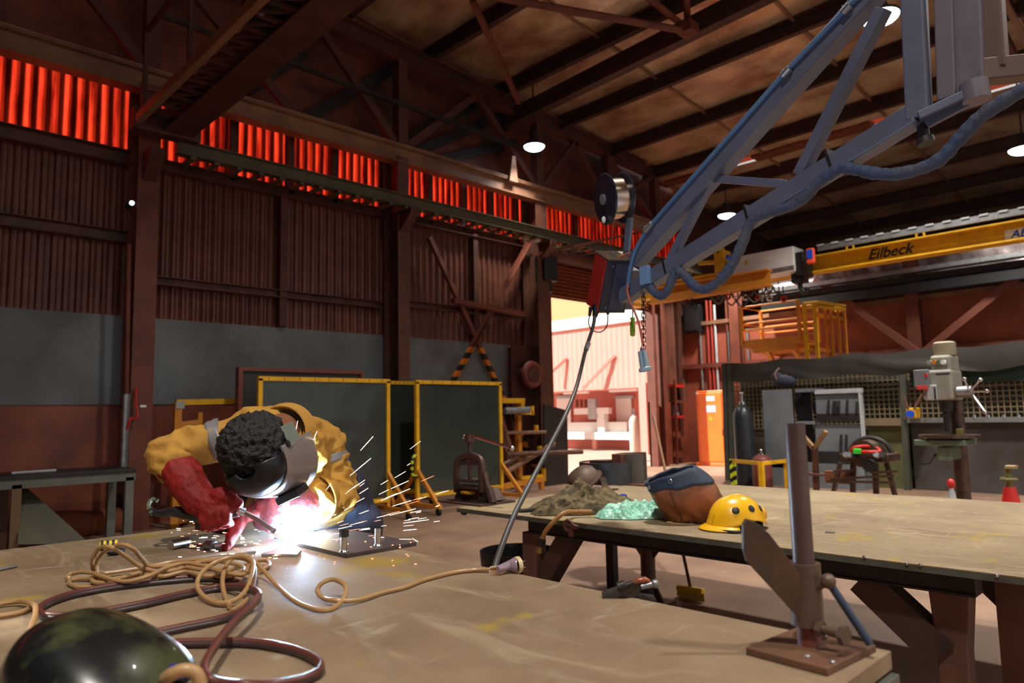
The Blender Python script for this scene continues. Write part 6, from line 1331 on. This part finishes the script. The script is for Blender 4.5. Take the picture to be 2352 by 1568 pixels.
o = MB(); pts = [hp(.0868*math.sin(q), .004+.0945*math.cos(q), .054) for q in [math.radians(-92+184*k_/30) for k_ in range(31)]]; o.tube(pts, .004, 6); o.build('rim', mat('grey_rim', (96, 92, 96), .4), hm, smooth=True)
lp = hp(.014, .140, -.05); o = MB(); o.obox(lp, sd_h*.036, fd*.012, kd*.042); lb = o.build('lens_frame', mat('black_lens_frame', (14, 14, 16), .3), hm, bevel=.004)
MB().obox(lp+fd*.0125, sd_h*.028, fd*.002, kd*.033).build('lens', mat('dark_lens', (26, 34, 30), .05, 0, None, coat=.6), lb)
for s in (-1, 1): MB().cyl(hp(.088*s, .002, .02), hp(.098*s, .002, .02), .010, seg=14).build('pivot_knob', BLACK, hm, smooth=True)
MB().obox(hp(.094, -.018, -.03), sd_h*.003, fd*.032, kd*.045).build('side_tab', mat('greenish_grey_tab', (116, 128, 118), .35), hm, bevel=.002)

# ---- torch, arc, sparks
t = thing('welding_torch', 'black welding torch with bent copper neck in the red glove', 'torch', TB)
o = MB(); o.tube(spl([dep(344, 1168, 2.03), dep(354, 1176, 2.03), dep(376, 1178, 2.02), TA, TB, TC], 6), [.008]*6+[.010]*6+[.013]*6+[.016]*13, 14); o.build('handle', mat('black_torch_handle', (40, 42, 46), .3), t, smooth='all')
n0, n1_, n2_ = dep(560, 1176, 1.97), dep(590, 1192, 1.985), dep(628, 1218, 2.005)
NZ = at(648, 1233, 'z', NT+.022)
o = MB(); o.tube(spl([TC, n0, n1_, n2_], 6), .0068, 12); o.build('neck', mat('copper_brown_neck', (120, 88, 76), .3, .6), t, smooth=True)
MB().tube([n2_, n2_.lerp(NZ, .5), NZ], [.0085, .0085, .0065], 14).build('nozzle', mat('copper_nozzle', (176, 124, 96), .28, .9), t, smooth=True)
o = MB(); o.cyl(dep(545, 1171, 1.96), dep(562, 1177, 1.965), .013, seg=14); o.cyl(dep(549, 1158, 1.95), dep(549, 1180, 1.95), .004, seg=8); o.build('collar', CHROME, t, smooth=True)
MB().tube(spl([dep(362, 1150, 2.06), dep(352, 1146, 2.06), dep(343, 1154, 2.05), dep(341, 1166, 2.04), dep(350, 1180, 2.02)], 6), .0065, 8).build('cable_tail', mat('olive_cable', (96, 96, 72), .5), t, smooth=True)
M_arc = mat('arc_white', (255, 255, 255), .5, emit=(215, 232, 255), estr=160)
p = at(664, 1238, 'z', NT+.018)
tag(blob('welding_arc', MB().ell(p, .013, .010, .011).ell(p+Rg*.012, .012, .008, .007), M_arc, None, .003, 3), 'blazing white welding arc at the torch tip', 'welding arc')
M_spk = mat('spark_glow', (255, 240, 220), .5, emit=(255, 214, 190), estr=7)
M_spr = mat('spark_red_glow', (255, 140, 110), .5, emit=(255, 130, 96), estr=4)
random.seed(21)
o = MB(); o2 = MB()
def spark(mb, ang, dist, ln, dpt_, w_=.0011):
    d = (Rg*math.cos(ang)+V(0, 0, 1)*math.sin(ang)+Fg*dpt_).normalized(); a = p+d*dist; b = a+d*ln
    if min(a.z, b.z) > NT+.004 or a.x > 1.2: mb.tube([a, a.lerp(b, .5), b], [w_*.5, w_, w_*.6], 5)
for i in range(60):
    a = math.radians(random.choice((random.uniform(2, 36), random.uniform(-2, 22), random.uniform(10, 52)))); ds = .05+.42*random.random()**1.3*(1 if a < .7 else .6)
    spark(o if random.random() > .2 else o2, a, ds, random.uniform(.010, .042), random.uniform(-.35, .3), random.uniform(.0004, .0008))
for (x0, y0, x1, y1) in ((828, 1034, 857, 1002), (804, 1092, 852, 1052), (812, 1120, 838, 1102), (898, 1122, 938, 1104), (902, 1162, 945, 1149), (895, 1183, 955, 1168), (926, 1201, 985, 1193), (926, 1218, 957, 1215), (671, 1030, 684, 966), (676, 1020, 680, 990), (720, 1010, 728, 990), (947, 1236, 960, 1244), (898, 1140, 942, 1122)):
    a, b = dep(x0, y0, 2.12), dep(x1, y1, 2.12); o.tube([a, a.lerp(b, .5), b], [.0005, .001, .0006], 5)
for i in range(70):
    x, y = random.uniform(385, 640), random.uniform(1195, 1285); a = at(x, y, 'z', NT+random.uniform(.003, .03)); r_ = random.uniform(.0005, .0014); (o2 if random.random() > .4 else o).tube([a, a+Rg*random.uniform(.003, .016)], r_, 5)
for i in range(26):
    x, y = random.uniform(700, 955), random.uniform(1235, 1300); a = at(x, y, 'z', NT+.0135 if y < 1262 else NT+.003); r_ = random.uniform(.0006, .0014); o2.tube([a, a+Rg*random.uniform(.002, .006)], r_, 5)
tag(o.build('sparks', M_spk), 'spray of white hot sparks flying right from the welding arc', 'sparks', kind='stuff')
tag(o2.build('spatter', M_spr), 'glowing red spatter scattered around the welding arc', 'spatter', kind='stuff')
# fume lit by the arc, made dense at the centre to give a glare halo
M_f = bpy.data.materials.new('fume_halo'); M_f.use_nodes = True; nt = M_f.node_tree; nt.nodes.clear(); N = nt.nodes.new; L = nt.links.new
tc = N('ShaderNodeTexCoord'); ln_ = N('ShaderNodeVectorMath'); ln_.operation = 'LENGTH'; L(tc.outputs['Object'], ln_.inputs[0])
mr = N('ShaderNodeMapRange'); mr.inputs[1].default_value = 0; mr.inputs[2].default_value = .17; mr.inputs[3].default_value = 1; mr.inputs[4].default_value = 0; L(ln_.outputs['Value'], mr.inputs[0])
pw_ = N('ShaderNodeMath'); pw_.operation = 'POWER'; pw_.inputs[1].default_value = 2.2; L(mr.outputs[0], pw_.inputs[0])
nz = N('ShaderNodeTexNoise'); nz.inputs['Scale'].default_value = 14; L(tc.outputs['Object'], nz.inputs['Vector'])
ml = N('ShaderNodeMath'); ml.operation = 'MULTIPLY'; L(pw_.outputs[0], ml.inputs[0]); L(nz.outputs['Fac'], ml.inputs[1])
m2 = N('ShaderNodeMath'); m2.operation = 'MULTIPLY'; m2.inputs[1].default_value = 1.5; L(ml.outputs[0], m2.inputs[0])
vsn = N('ShaderNodeVolumeScatter'); vsn.inputs['Color'].default_value = (.86, .90, 1, 1); L(m2.outputs[0], vsn.inputs['Density']); ot = N('ShaderNodeOutputMaterial'); L(vsn.outputs[0], ot.inputs['Volume'])
o = MB(); c = p+V(0, 0, .015); o.lathe([(.001, .17)]+[(.17*math.sin(q), max(-.045, .17*math.cos(q))) for q in [PI*k_/10 for k_ in range(1, 7)]]+[(.001, -.045)], (0, 0, 0), seg=24)
f_ = o.build('fume_halo', M_f); f_.location = c
tag(f_, 'thin fume with an added glare halo around the welding arc', 'fume', kind='stuff')
